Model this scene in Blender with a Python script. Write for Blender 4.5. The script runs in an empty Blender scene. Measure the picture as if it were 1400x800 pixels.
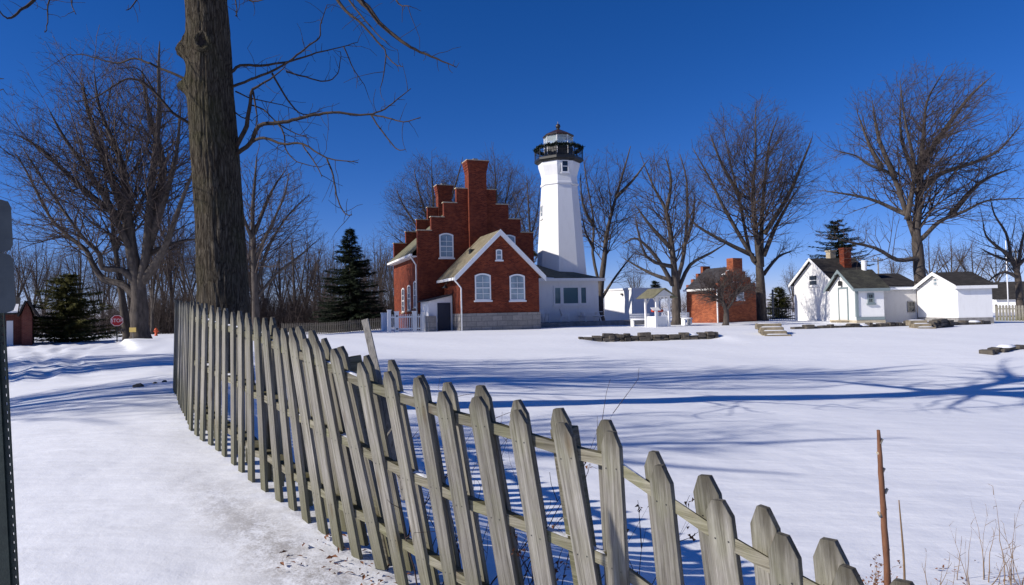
import bpy, math, random
import numpy as np
from mathutils import Vector, Matrix, noise
R = math.radians
V = Vector
C = bpy.context.scene.collection
SC = bpy.context.scene

# ------------------------------------------------------------------ camera, sky, sun, exposure
EYE = V((0, 0, 1.6))
PITCH, ROLL, FPX = R(1.535), R(1.2), 933.0
fw = V((0, math.cos(PITCH), math.sin(PITCH)))
_r0 = V((1, 0, 0)); _u0 = _r0.cross(fw)
rt = _r0*math.cos(ROLL) - _u0*math.sin(ROLL)
up = _u0*math.cos(ROLL) + _r0*math.sin(ROLL)
cam_d = bpy.data.cameras.new('camera'); cam = bpy.data.objects.new('camera', cam_d); C.objects.link(cam)
m = Matrix((rt, up, -fw)).transposed().to_4x4(); m.translation = EYE
cam.matrix_world = m
cam_d.sensor_width = 36; cam_d.lens = 36*FPX/1400; cam_d.clip_end = 3000; cam_d.clip_start = .05
SC.camera = cam

SUN_AZ, SUN_EL = R(18), R(30)        # sun from the left, a little behind the camera
to_sun = V((-math.cos(SUN_AZ)*math.cos(SUN_EL), -math.sin(SUN_AZ)*math.cos(SUN_EL), math.sin(SUN_EL)))
W = bpy.data.worlds.new('World'); SC.world = W; W.use_nodes = True
nt = W.node_tree; bg = nt.nodes['Background']
sky = nt.nodes.new('ShaderNodeTexSky'); sky.sky_type = 'NISHITA'; sky.sun_disc = False
sky.sun_elevation = SUN_EL
sky.sun_rotation = math.atan2(to_sun.x, to_sun.y)
sky.altitude = 2500; sky.air_density = 1.0; sky.dust_density = 0.0; sky.ozone_density = 5.0
hs = nt.nodes.new('ShaderNodeHueSaturation'); hs.inputs['Saturation'].default_value = 1.25; hs.inputs['Value'].default_value = 1.0
nt.links.new(sky.outputs[0], hs.inputs['Color']); tn = nt.nodes.new('ShaderNodeMix'); tn.data_type = 'RGBA'; tn.blend_type = 'MULTIPLY'; tn.inputs[0].default_value = 1; tn.inputs[7].default_value = (1.02, .86, 1.18, 1)
nt.links.new(hs.outputs[0], tn.inputs[6]); nt.links.new(tn.outputs[2], bg.inputs['Color'])
bg.inputs['Strength'].default_value = 0.082
sl = bpy.data.lights.new('sun', 'SUN'); sl.energy = 4.7; sl.angle = R(.5); sl.color = (1, .93, .84)
so = bpy.data.objects.new('sun', sl); C.objects.link(so)
so.rotation_euler = (-to_sun).to_track_quat('-Z', 'Y').to_euler()
SC.view_settings.view_transform = 'Standard'; SC.view_settings.look = 'None'
SC.view_settings.exposure = 0.18; SC.view_settings.gamma = 1
SC.render.engine = 'CYCLES'
SC.cycles.max_bounces = 6; SC.cycles.diffuse_bounces = 3; SC.cycles.transparent_max_bounces = 6

# ------------------------------------------------------------------ pixel <-> world helpers
def ray(px, py): return fw + rt*((px-700)/FPX) - up*((py-400)/FPX)
def at(px, py, d): return EYE + ray(px, py)*d
def hor(px): return 425 - .021*(px-700)
class Frame:
    "a building's own axes: x along its front, y to the back, z up"
    def __init__(s, o, yaw):
        s.o = o.copy(); s.yaw = yaw
        s.x = V((math.cos(yaw), math.sin(yaw), 0)); s.y = V((-math.sin(yaw), math.cos(yaw), 0))
    def loc(s, w): d = w-s.o; return V((d.dot(s.x), d.dot(s.y), d.z))
    def wld(s, l): return s.o + s.x*l[0] + s.y*l[1] + V((0, 0, l[2]))
    def fy(s, px, py, yl=0):      # pixel -> (x, z) on the plane y = yl
        r = ray(px, py); k = ((s.o + s.y*yl - EYE).dot(s.y))/r.dot(s.y); l = s.loc(EYE + r*k); return l.x, l.z
    def fx(s, px, py, xl=0):
        r = ray(px, py); k = ((s.o + s.x*xl - EYE).dot(s.x))/r.dot(s.x); l = s.loc(EYE + r*k); return l.y, l.z

# ------------------------------------------------------------------ materials
def mat(name, col, rough=.8, spec=.3):
    m = bpy.data.materials.new(name); m.use_nodes = True
    b = m.node_tree.nodes['Principled BSDF']
    b.inputs['Base Color'].default_value = (*col, 1); b.inputs['Roughness'].default_value = rough
    b.inputs['Specular IOR Level'].default_value = spec
    return m
def N(m, t, **k):
    n = m.node_tree.nodes.new(t)
    for a, v in k.items():
        if a in n.inputs: n.inputs[a].default_value = v
        else: setattr(n, a, v)
    return n
def L(m, a, b): m.node_tree.links.new(a, b)
def ramp(m, fac, stops):
    r = N(m, 'ShaderNodeValToRGB'); L(m, fac, r.inputs[0])
    e = r.color_ramp.elements
    while len(e) < len(stops): e.new(.5)
    for el, (p, c) in zip(e, stops): el.position = p; el.color = (*c, 1) if len(c) == 3 else c
    return r.outputs[0]
def coords(m, kind='Object', scale=(1, 1, 1), rot=(0, 0, 0)):
    t = N(m, 'ShaderNodeTexCoord'); mp = N(m, 'ShaderNodeMapping')
    mp.inputs['Scale'].default_value = scale; mp.inputs['Rotation'].default_value = rot
    L(m, t.outputs[kind], mp.inputs[0]); return mp.outputs[0]
def noisetex(m, vec, scale, detail=4, rough=.6, out='Fac'):
    n = N(m, 'ShaderNodeTexNoise', Scale=scale, Detail=detail, Roughness=rough); L(m, vec, n.inputs['Vector']); return n.outputs[out]
def mixc(m, fac, a, b, mode='MIX'):
    n = m.node_tree.nodes.new('ShaderNodeMix'); n.data_type = 'RGBA'; n.blend_type = mode
    for s, v in ((0, fac), (6, a), (7, b)):
        if hasattr(v, 'links'): L(m, v, n.inputs[s])
        elif s == 0: n.inputs[0].default_value = v
        else: n.inputs[s].default_value = (*v, 1)
    return n.outputs[2]
def mathn(m, op, a, b=None):
    n = m.node_tree.nodes.new('ShaderNodeMath'); n.operation = op
    for i, v in enumerate((a, b)):
        if v is None: continue
        if hasattr(v, 'links'): L(m, v, n.inputs[i])
        else: n.inputs[i].default_value = v
    return n.outputs[0]
def bsdf(m): return m.node_tree.nodes['Principled BSDF']
def base(m, c): L(m, c, bsdf(m).inputs['Base Color'])
def bump(m, h, strength=.5, dist=.01, prev=None):
    b = N(m, 'ShaderNodeBump', Strength=strength, Distance=dist); L(m, h, b.inputs['Height'])
    if prev: L(m, prev, b.inputs['Normal'])
    L(m, b.outputs[0], bsdf(m).inputs['Normal']); return b.outputs[0]

M = {}
def noisy(name, c1, c2, scale=3, rough=.8, bumpd=.01, stretch=(1, 1, 1), detail=5):
    m = mat(name, c1, rough); v = coords(m, 'Object', stretch)
    f = noisetex(m, v, scale, detail); base(m, ramp(m, f, [(.3, c1), (.7, c2)]))
    f2 = noisetex(m, v, scale*4, detail); bump(m, f2, .5, bumpd); M[name] = m; return m
# snow
m = mat('snow', (.84, .86, .9), .55, .25)
v = coords(m, 'Object')
at_ = N(m, 'ShaderNodeAttribute', attribute_name='dirt')
n1 = noisetex(m, v, 2.2, 4, .55); n2 = noisetex(m, v, 12, 5, .62); n3 = noisetex(m, v, 70, 4, .65)
dm = mathn(m, 'MULTIPLY', at_.outputs['Fac'], ramp(m, mathn(m, 'ADD', mathn(m, 'MULTIPLY', n1, .25), mathn(m, 'ADD', mathn(m, 'MULTIPLY', n2, .4), mathn(m, 'MULTIPLY', n3, .35))), [(.43, (0, 0, 0)), (.56, (1, 1, 1))]))
base(m, mixc(m, dm, (.83, .85, .89), (.34, .32, .3)))
vs = coords(m, 'Object', (.35, 1.6, 1), (0, 0, R(25)))
n4 = noisetex(m, vs, 2.5, 3, .5)
b1 = bump(m, n1, .3, .05); b2 = bump(m, n4, .5, .05, b1); b3 = bump(m, n2, .26, .012, b2); bump(m, n3, .45, .0035, b3)
M['snow'] = m
m = mat('snow_cap', (.84, .86, .9), .6, .2); v = coords(m); bump(m, noisetex(m, v, 9, 4), .5, .03); M['snow_cap'] = m
# weathered fence wood
def wood(name, dark, mid, light, green=.0, uv=False):
    m = mat(name, mid, .85, .2); v = coords(m, 'UV', (1.2, 38, 1)) if uv else coords(m, 'Object', (38, 38, 1.2))
    oi = N(m, 'ShaderNodeObjectInfo')
    va = N(m, 'ShaderNodeVectorMath', operation='ADD'); L(m, v, va.inputs[0])
    cx = N(m, 'ShaderNodeCombineXYZ'); L(m, mathn(m, 'MULTIPLY', oi.outputs['Random'], 57.), cx.inputs[2]); L(m, mathn(m, 'MULTIPLY', oi.outputs['Random'], 23.), cx.inputs[0])
    L(m, cx.outputs[0], va.inputs[1]); v = va.outputs[0]
    g1 = noisetex(m, v, 1.6, 8, .65); g2 = noisetex(m, v, 6, 6, .7)
    c = ramp(m, mathn(m, 'ADD', mathn(m, 'MULTIPLY', g1, .65), mathn(m, 'MULTIPLY', g2, .35)), [(.34, dark), (.47, mid), (.64, light)])
    # knots
    vk = coords(m, 'Object', (9, 9, 3.2)); vka = N(m, 'ShaderNodeVectorMath', operation='ADD'); L(m, vk, vka.inputs[0]); L(m, cx.outputs[0], vka.inputs[1])
    vo = N(m, 'ShaderNodeTexVoronoi', Scale=.9); L(m, vka.outputs[0], vo.inputs['Vector'])
    kn = ramp(m, vo.outputs['Distance'], [(.0, (1, 1, 1)), (.11, (.6, .6, .6)), (.2, (0, 0, 0))])
    c = mixc(m, kn, c, (.13, .10, .07))
    br = mathn(m, 'ADD', .72, mathn(m, 'MULTIPLY', oi.outputs['Random'], .5))
    hv = N(m, 'ShaderNodeHueSaturation'); L(m, c, hv.inputs['Color']); L(m, br, hv.inputs['Value']); c = hv.outputs[0]
    big = noisetex(m, coords(m, 'Object', (3, 3, 2)), 1.7, 4)
    if green:
        c = mixc(m, mathn(m, 'MULTIPLY', ramp(m, big, [(.45, (0, 0, 0)), (.7, (1, 1, 1))]), green), c, (.17, .18, .08))
    if uv:
        ge = N(m, 'ShaderNodeNewGeometry'); sz = N(m, 'ShaderNodeSeparateXYZ'); L(m, ge.outputs['Normal'], sz.inputs[0])
        c = mixc(m, mathn(m, 'MULTIPLY', ramp(m, sz.outputs[2], [(.5, (0, 0, 0)), (.8, (.85, .85, .85))]), ramp(m, noisetex(m, coords(m), 9, 5), [(.3, (.3, .3, .3)), (.6, (1, 1, 1))])), c, (.085, .075, .025))
    if name == 'fence_wood':       # dark weathering that soaks in from the cut tops and, green, from the foot
        so_ = N(m, 'ShaderNodeSeparateXYZ'); L(m, coords(m), so_.inputs[0]); nz = noisetex(m, coords(m, 'Object', (24, 24, 5)), 1.5, 5)
        zz_ = mathn(m, 'ADD', so_.outputs[2], mathn(m, 'MULTIPLY', nz, .22))
        c = mixc(m, ramp(m, mathn(m, 'SUBTRACT', zz_, .35), [(.80, (0, 0, 0)), (.93, (.75, .75, .75))]), c, (.045, .04, .028))
        c = mixc(m, ramp(m, mathn(m, 'SUBTRACT', zz_, .1), [(.0, (.7, .7, .7)), (.45, (0, 0, 0))]), c, (.10, .10, .045))
        st = noisetex(m, coords(m, 'Object', (18, 18, 2.5)), 1.1, 4); c = mixc(m, ramp(m, st, [(.56, (0, 0, 0)), (.74, (.6, .6, .6))]), c, (.06, .055, .05))
    base(m, c); bp = bump(m, g1, .8, .008); bump(m, g2, .6, .003, bp); M[name] = m
wood('fence_wood', (.042, .038, .031), (.175, .163, .142), (.345, .33, .30), .38)
wood('rail_wood', (.05, .045, .032), (.155, .142, .105), (.28, .265, .215), .5, True)
wood('old_wood', (.09, .085, .075), (.2, .19, .17), (.3, .28, .25))
wood('dark_fence_wood', (.03, .028, .025), (.07, .065, .06), (.11, .10, .09))
# bark
m = mat('bark', (.12, .1, .08), .9, .12)
vd = N(m, 'ShaderNodeTexNoise', Scale=3.0, Detail=3); L(m, coords(m, 'Object', (1, 1, .6)), vd.inputs['Vector'])
va_ = N(m, 'ShaderNodeVectorMath', operation='MULTIPLY_ADD'); L(m, vd.outputs['Color'], va_.inputs[0]); va_.inputs[1].default_value = (.10, .10, .22); L(m, coords(m, 'Object', (1, 1, .13)), va_.inputs[2])
vo = N(m, 'ShaderNodeTexVoronoi', Scale=27); vo.feature = 'DISTANCE_TO_EDGE'; L(m, va_.outputs[0], vo.inputs['Vector'])
n1 = noisetex(m, coords(m, 'Object', (1, 1, .14)), 30, 8, .72); ng = noisetex(m, coords(m, 'Object'), 1.1, 3); n2 = noisetex(m, coords(m, 'Object', (1, 1, .5)), 60, 4, .7)
hgt = ramp(m, vo.outputs['Distance'], [(.0, (0, 0, 0)), (.16, (.7, .7, .7)), (.4, (1, 1, 1))])
hh = mathn(m, 'ADD', mathn(m, 'MULTIPLY', hgt, .42), mathn(m, 'MULTIPLY', ramp(m, n1, [(.33, (0, 0, 0)), (.66, (1, 1, 1))]), .58))
c = ramp(m, hh, [(.08, (.014, .011, .008)), (.34, (.05, .040, .029)), (.64, (.10, .084, .062)), (.95, (.18, .155, .12))])
c = mixc(m, ramp(m, ng, [(.5, (0, 0, 0)), (.75, (.5, .5, .5))]), c, (.07, .075, .028))
base(m, c); b = bump(m, hh, 1, .05); bump(m, n2, .6, .012, b); M['bark'] = m
noisy('branch_bark', (.04, .033, .029), (.115, .096, .082), 6, .9, .01, (1, 1, .3))
noisy('twig_bark', (.05, .038, .035), (.11, .085, .076), 4, .9, .002)
noisy('near_twig_bark', (.022, .016, .013), (.06, .044, .034), 12, .9, .002)
noisy('cane_bark', (.13, .055, .03), (.25, .12, .065), 30, .7, .003, (1, 1, .3))
noisy('dry_stem', (.16, .10, .055), (.3, .2, .11), 20, .9, .002)
noisy('dark_stem', (.035, .022, .02), (.09, .055, .045), 20, .9, .002)
noisy('dead_leaf', (.12, .045, .02), (.26, .11, .05), 20, .8, .002)
noisy('needles', (.008, .016, .010), (.03, .045, .02), 1.3, .8, .002)
noisy('cedar_needles', (.04, .048, .012), (.15, .14, .035), .8, .8, .002)
noisy('garland_green', (.006, .014, .010), (.02, .035, .022), 8, .7, .01)
# masonry, paint, roofs
def brick(name, c1, c2, mortar, sx=1):
    m = mat(name, c1, .85, .2); v = coords(m, 'UV')
    b = N(m, 'ShaderNodeTexBrick', Scale=1); b.inputs['Brick Width'].default_value = .22; b.inputs['Row Height'].default_value = .075
    b.inputs['Mortar Size'].default_value = .006; b.inputs['Color1'].default_value = (*c1, 1); b.inputs['Color2'].default_value = (*c2, 1)
    b.inputs['Mortar'].default_value = (*mortar, 1); b.inputs['Bias'].default_value = -.1; L(m, v, b.inputs['Vector'])
    f = noisetex(m, v, .9, 6, .7); f2 = noisetex(m, v, 7, 4, .7)
    c = mixc(m, ramp(m, f, [(.35, (.55, .55, .55)), (.65, (0, 0, 0))]), b.outputs['Color'], (c1[0]*.5, c1[1]*.5, c1[2]*.6))
    c = mixc(m, ramp(m, f2, [(.55, (0, 0, 0)), (.75, (.35, .35, .35))]), c, (c2[0]*1.25, c2[1]*1.5, c2[2]*1.5))
    base(m, c); bump(m, b.outputs['Fac'], -.5, .01); M[name] = m
brick('brick', (.11, .019, .010), (.27, .055, .021), (.21, .09, .06))
brick('orange_brick', (.20, .045, .02), (.42, .12, .045), (.30, .16, .11))
brick('dark_brick', (.13, .035, .025), (.2, .06, .04), (.2, .14, .12))
m = mat('foundation_stone', (.3, .28, .26), .9); v = coords(m, 'UV')
b = N(m, 'ShaderNodeTexBrick', Scale=1); b.inputs['Brick Width'].default_value = .75; b.inputs['Row Height'].default_value = .36; b.inputs['Mortar Size'].default_value = .018
for k, c in (('Color1', (.34, .31, .28)), ('Color2', (.24, .225, .21)), ('Mortar', (.16, .15, .14))): b.inputs[k].default_value = (*c, 1)
L(m, v, b.inputs['Vector']); f = noisetex(m, v, 5, 6, .7)
base(m, mixc(m, ramp(m, f, [(.4, (0, 0, 0)), (.7, (.6, .6, .6))]), b.outputs['Color'], (.15, .14, .13))); bb = bump(m, b.outputs['Fac'], -.6, .02); bump(m, f, .6, .03, bb); M['foundation_stone'] = m
noisy('rubble', (.03, .028, .026), (.15, .13, .105), 2.2, .9, .03)
noisy('step_stone', (.13, .11, .08), (.30, .25, .17), 3, .9, .02)
noisy('concrete', (.16, .155, .15), (.3, .29, .28), 3, .9, .01)
noisy('tan_stone', (.36, .30, .21), (.5, .44, .33), 3, .9, .01)
def paint(name, col, siding=0, dirt=.35, dcol=(.45, .43, .4), width=0):
    m = mat(name, col, .6, .3); v = coords(m, 'UV')
    f = noisetex(m, coords(m, 'UV', (2.2, .5, 1)), 1.4, 7, .7)
    base(m, mixc(m, ramp(m, f, [(.5, (0, 0, 0)), (.8, (dirt, dirt, dirt))]), col, dcol)); M[name] = m
    if siding:
        s = N(m, 'ShaderNodeSeparateXYZ'); L(m, v, s.inputs[0])
        fr = mathn(m, 'FRACT', mathn(m, 'DIVIDE', s.outputs[1], siding)); bump(m, fr, -1, .03)
    else: bump(m, noisetex(m, v, 30, 3), .2, .004)
paint('white_paint', (.80, .80, .79), 0, .25)
paint('white_siding', (.80, .80, .79), .14, .3)
paint('white_brick_paint', (.83, .83, .82), .075, .22)
paint('grey_siding', (.55, .54, .53), .13, .5, (.33, .31, .3))
paint('teal_trim', (.20, .25, .26), 0, .4, (.12, .14, .14))
paint('dark_door', (.035, .04, .06), 0, .3, (.06, .06, .07))
paint('worn_white', (.70, .70, .68), 0, .5)
def shingles(name, c1, c2, moss=None):
    m = mat(name, c1, .9, .15); v = coords(m, 'UV')
    b = N(m, 'ShaderNodeTexBrick', Scale=1); b.inputs['Brick Width'].default_value = .3; b.inputs['Row Height'].default_value = .14; b.inputs['Mortar Size'].default_value = .006
    b.inputs['Color1'].default_value = (*c1, 1); b.inputs['Color2'].default_value = (*c2, 1); b.inputs['Mortar'].default_value = (*[x*.5 for x in c1], 1)
    L(m, v, b.inputs['Vector']); f = noisetex(m, v, 1.2, 7, .75); c = b.outputs['Color']
    c = mixc(m, ramp(m, f, [(.45, (0, 0, 0)), (.7, (.7, .7, .7))]), c, moss or [x*1.7 for x in c2])
    base(m, c); bump(m, b.outputs['Fac'], -.6, .015); M[name] = m
shingles('tan_shingles', (.17, .145, .095), (.22, .19, .13), (.28, .26, .19))
shingles('mossy_shingles', (.12, .115, .075), (.17, .16, .11), (.24, .24, .16))
shingles('green_shingles', (.032, .032, .029), (.048, .048, .042), (.10, .10, .075))
shingles('dark_shingles', (.028, .026, .026), (.045, .042, .04), (.07, .064, .06))
shingles('slate', (.035, .034, .04), (.06, .058, .066), (.09, .085, .09))
M['black_iron'] = mat('black_iron', (.012, .013, .014), .5, .5)
m = mat('lantern_roof', (.03, .02, .02), .45, .5); v = coords(m); base(m, ramp(m, noisetex(m, v, 2, 5), [(.4, (.018, .016, .016)), (.7, (.075, .03, .025))])); M['lantern_roof'] = m
M['glass_dark'] = mat('glass_dark', (.02, .025, .03), .05, .8)
m = mat('glass_blind', (.30, .38, .43), .12, .8); v = coords(m, 'UV'); base(m, ramp(m, noisetex(m, v, .9, 3), [(.35, (.15, .2, .24)), (.65, (.30, .38, .43))])); M['glass_blind'] = m
M['glass_teal'] = mat('glass_teal', (.07, .15, .18), .06, .8)
m = mat('lantern_glass', (.80, .92, .92), .03, .6); bsdf(m).inputs['Transmission Weight'].default_value = .65; bsdf(m).inputs['IOR'].default_value = 1.05; M['lantern_glass'] = m
m = mat('lens_glass', (.75, .85, .84), .15, .8); M['lens_glass'] = m
noisy('sign_metal', (.055, .065, .07), (.10, .115, .12), 9, .55, .002)
noisy('post_green', (.01, .018, .017), (.022, .034, .030), 40, .5, .002)
M['stop_red'] = mat('stop_red', (.42, .02, .025), .4); M['sign_white'] = mat('sign_white', (.8, .8, .8), .5)
M['orange'] = mat('orange', (.62, .10, .03), .5); M['yellow'] = mat('yellow', (.55, .40, .12), .6)
M['red_paint'] = mat('red_paint', (.5, .05, .03), .6)
M['blue_plastic'] = mat('blue_plastic', (.08, .16, .22), .6)
noisy('hollow', (.012, .010, .009), (.035, .03, .027), 30, .95, .01)

# ------------------------------------------------------------------ mesh helpers
class MB:
    def __init__(s): s.v = []; s.f = []
    def add(s, vs, fs):
        o = len(s.v); s.v += [tuple(v) for v in vs]; s.f += [tuple(i+o for i in f) for f in fs]; return s
    def box(s, x0, x1, y0, y1, z0, z1, ch=0):
        return s.add([(x0, y0, z0), (x1, y0, z0), (x1, y1, z0), (x0, y1, z0), (x0, y0, z1), (x1, y0, z1), (x1, y1, z1), (x0, y1, z1)],
              [(0, 3, 2, 1), (4, 5, 6, 7), (0, 1, 5, 4), (1, 2, 6, 5), (2, 3, 7, 6), (3, 0, 4, 7)])
    def prism(s, poly, vec):
        n = len(poly); p = [V(q) for q in poly]; vec = V(vec)
        nrm = V((0, 0, 0))
        for i in range(n): nrm += p[i].cross(p[(i+1) % n])
        if nrm.dot(vec) > 0: p = p[::-1]
        return s.add(p+[q+vec for q in p], [tuple(range(n)), tuple(range(2*n-1, n-1, -1))] + [(i, n+i, n+(i+1) % n, (i+1) % n) for i in range(n)])
    def beam(s, a, b, w, h, upv=(0, 0, 1)):
        a = V(a); b = V(b); d = (b-a).normalized(); sd = d.cross(V(upv))
        if sd.length < 1e-4: sd = d.cross(V((1, 0, 0)))
        sd.normalize(); u = sd.cross(d)
        q = [sd*w/2+u*h/2, -sd*w/2+u*h/2, -sd*w/2-u*h/2, sd*w/2-u*h/2]
        return s.add([a+x for x in q]+[b+x for x in q], [(3, 2, 1, 0), (4, 5, 6, 7)]+[(i, (i+1) % 4, 4+(i+1) % 4, 4+i) for i in range(4)])
    def tube(s, pts, rad, n=8, cap=True, jit=0):
        pts = [V(p) for p in pts]
        if not hasattr(rad, '__len__'): rad = [rad]*len(pts)
        o = len(s.v); ref = V((.3, .9, .1))
        for i, p in enumerate(pts):
            d = (pts[min(i+1, len(pts)-1)]-pts[max(i-1, 0)]).normalized()
            a = d.cross(ref)
            if a.length < .05: a = d.cross(V((1, 0, 0)))
            a.normalize(); b = d.cross(a); 
            for k in range(n):
                t = 2*math.pi*k/n; rr = rad[i]*(1+jit*random.uniform(-1, 1))
                s.v.append(tuple(p+(a*math.cos(t)+b*math.sin(t))*rr))
        for i in range(len(pts)-1):
            for k in range(n): s.f.append((o+i*n+k, o+i*n+(k+1) % n, o+(i+1)*n+(k+1) % n, o+(i+1)*n+k))
        if cap:
            s.f.append(tuple(o+k for k in range(n))[::-1]); e = o+(len(pts)-1)*n; s.f.append(tuple(e+k for k in range(n)))
        return s
    def lathe(s, prof, n=8, c=(0, 0), rot=0, cap=True):
        o = len(s.v)
        for r, z in prof:
            for k in range(n):
                t = 2*math.pi*k/n+rot; s.v.append((c[0]+r*math.cos(t), c[1]+r*math.sin(t), z))
        for i in range(len(prof)-1):
            for k in range(n): s.f.append((o+i*n+k, o+i*n+(k+1) % n, o+(i+1)*n+(k+1) % n, o+(i+1)*n+k))
        if cap:
            s.f.append(tuple(o+k for k in range(n))[::-1]); e = o+(len(prof)-1)*n; s.f.append(tuple(e+k for k in range(n)))
        return s
    def build(s, name, mt, parent=None, smooth=False, uv=True, bevel=0):
        me = bpy.data.meshes.new(name); me.from_pydata(s.v, [], s.f); me.update()
        if uv:
            l = me.uv_layers.new(name='UVMap').data
            for p in me.polygons:
                n = p.normal
                if abs(n.z) > .97: t, b = V((1, 0, 0)), V((0, 1, 0))
                else: t = V((0, 0, 1)).cross(n).normalized(); b = n.cross(t)
                for li in p.loop_indices:
                    c = me.vertices[me.loops[li].vertex_index].co; l[li].uv = (c.dot(t), c.dot(b))
        if smooth: me.polygons.foreach_set('use_smooth', [True]*len(me.polygons))
        me.materials.append(M[mt] if isinstance(mt, str) else mt)
        o = bpy.data.objects.new(name, me); C.objects.link(o)
        if parent: o.parent = parent
        if bevel:
            b = o.modifiers.new('bevel', 'BEVEL'); b.width = bevel; b.segments = 1; b.limit_method = 'ANGLE'
        return o
def tag(o, label=None, cat=None, group=None, kind=None):
    if label: o['label'] = label
    if cat: o['category'] = cat
    if group: o['group'] = group
    if kind: o['kind'] = kind
    return o
def thing(name, label, cat, loc=(0, 0, 0), rz=0, group=None):
    o = bpy.data.objects.new(name, None); C.objects.link(o); o.location = loc; o.rotation_euler = (0, 0, rz); o.empty_display_size = .2
    return tag(o, label, cat, group)
def copy_thing(o, loc, rz=0, sc=1, label=None):
    r = o.copy(); C.objects.link(r); r.location = loc; r.rotation_euler = (0, 0, rz); r.scale = (sc, sc, sc) if not hasattr(sc, '__len__') else sc
    if label: r['label'] = label
    for ch in list(o.children):
        c = ch.copy(); C.objects.link(c); c.parent = r
        for g in list(ch.children):
            d = g.copy(); C.objects.link(d); d.parent = c
    return r

# ------------------------------------------------------------------ the near picket fence: where every picket stands
PL = 1.15
FRONT = []      # (top px, top py, bottom px, bottom py, depth)
_left = [(262,416,258,592),(270,418,267,600),(279,421,275,608),(288,423,286,615),(297,425,296,625),(306,426,305,631),(316,428,317,641),(328,431,329,650),
         (338,434,342,670),(348,436,359,674),(359.5,440,380,690),(373,447,397,703),(385,450,417,718),(397,457,440,733),(415,462,461,751),(431,467,487,767),(454,480,520,782)]
_ld = np.interp(np.arange(17), [0, 3, 5, 8, 10, 12, 14, 16], [6.1, 5.62, 5.3, 4.72, 4.36, 4.08, 3.78, 3.56])
for (a, b, c, d_), dd in zip(_left, _ld): FRONT.append((a, b, c, d_, dd))
_right = [(490,495,.190,3.43),(526,507,.185,3.29),(566,518,.165,3.16),(604,532,.165,3.03),(651,543,.17,2.90),(705,558,.16,2.77),(766,576,.17,2.63),(832,590,.055,2.50),
          (902,638,.105,2.33),(975,686,.13,2.15),(1061,731,.09,1.98),(1157,778,.10,1.82),(1262,830,.10,1.67),(1380,890,.10,1.53)]
for a, b, s_, dd in _right:
    ln = PL*FPX/dd; FRONT.append((a, b, a+s_*ln, b+ln, dd))
PK = [(at(a, b, d), at(c, e, d)) for a, b, c, e, d in FRONT]       # (top, bottom) world points
far_t, far_b = at(239, 410, 8.75), at(236.5, 533, 8.75)
t0_, b0_ = PK[0]
nfar = 13
PK = [(far_t.lerp(t0_, i/nfar), far_b.lerp(b0_, i/nfar)) for i in range(nfar)] + PK
bx_ = np.array([[b.x, b.y, b.z] for t, b in PK])

# ------------------------------------------------------------------ ground heights
def ss(a, b, x): t = np.clip((x-a)/(b-a), 0, 1); return t*t*(3-2*t)
ext = np.vstack([[[-14, 26, .22]], [[-8.5, 17, .55]], bx_, [[1.9, .4, -.3]], [[3.2, -2.5, -.3]], [[6, -9, -.3]]])
_fine = []
for i in range(len(ext)-1):
    nn = max(2, int(np.linalg.norm(ext[i+1][:2]-ext[i][:2])/.12))
    for k in range(nn): _fine.append(ext[i]+(ext[i+1]-ext[i])*k/nn)
_fine = np.array(_fine)
_tan = np.gradient(_fine[:, :2], axis=0)
_w = np.ones(9)/9
_fz = np.convolve(np.pad(_fine[:, 2], 4, mode='edge'), _w, 'valid')
def vnoise(x, y, s):      # cheap smooth noise
    x = x/s; y = y/s
    return (np.sin(x*1.7+1.3*np.sin(y*.9+.4))*np.cos(y*1.3+1.1*np.sin(x*.7))+.5*np.sin(2.3*x+3.1*y+1.7*np.sin(x*1.1)))/1.5
def wallstep(X, Y):
    # terrace edges held by the rubble walls
    e1 = 33.4 + .02*(X-8); s1 = ss(3.2, 4.5, X)*(1-ss(9.4, 10.6, X))
    z = ss(0, 1, (Y-e1+.22)/.4)*s1 + ss(28.5, 37, Y)*(1-s1)
    return z
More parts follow.
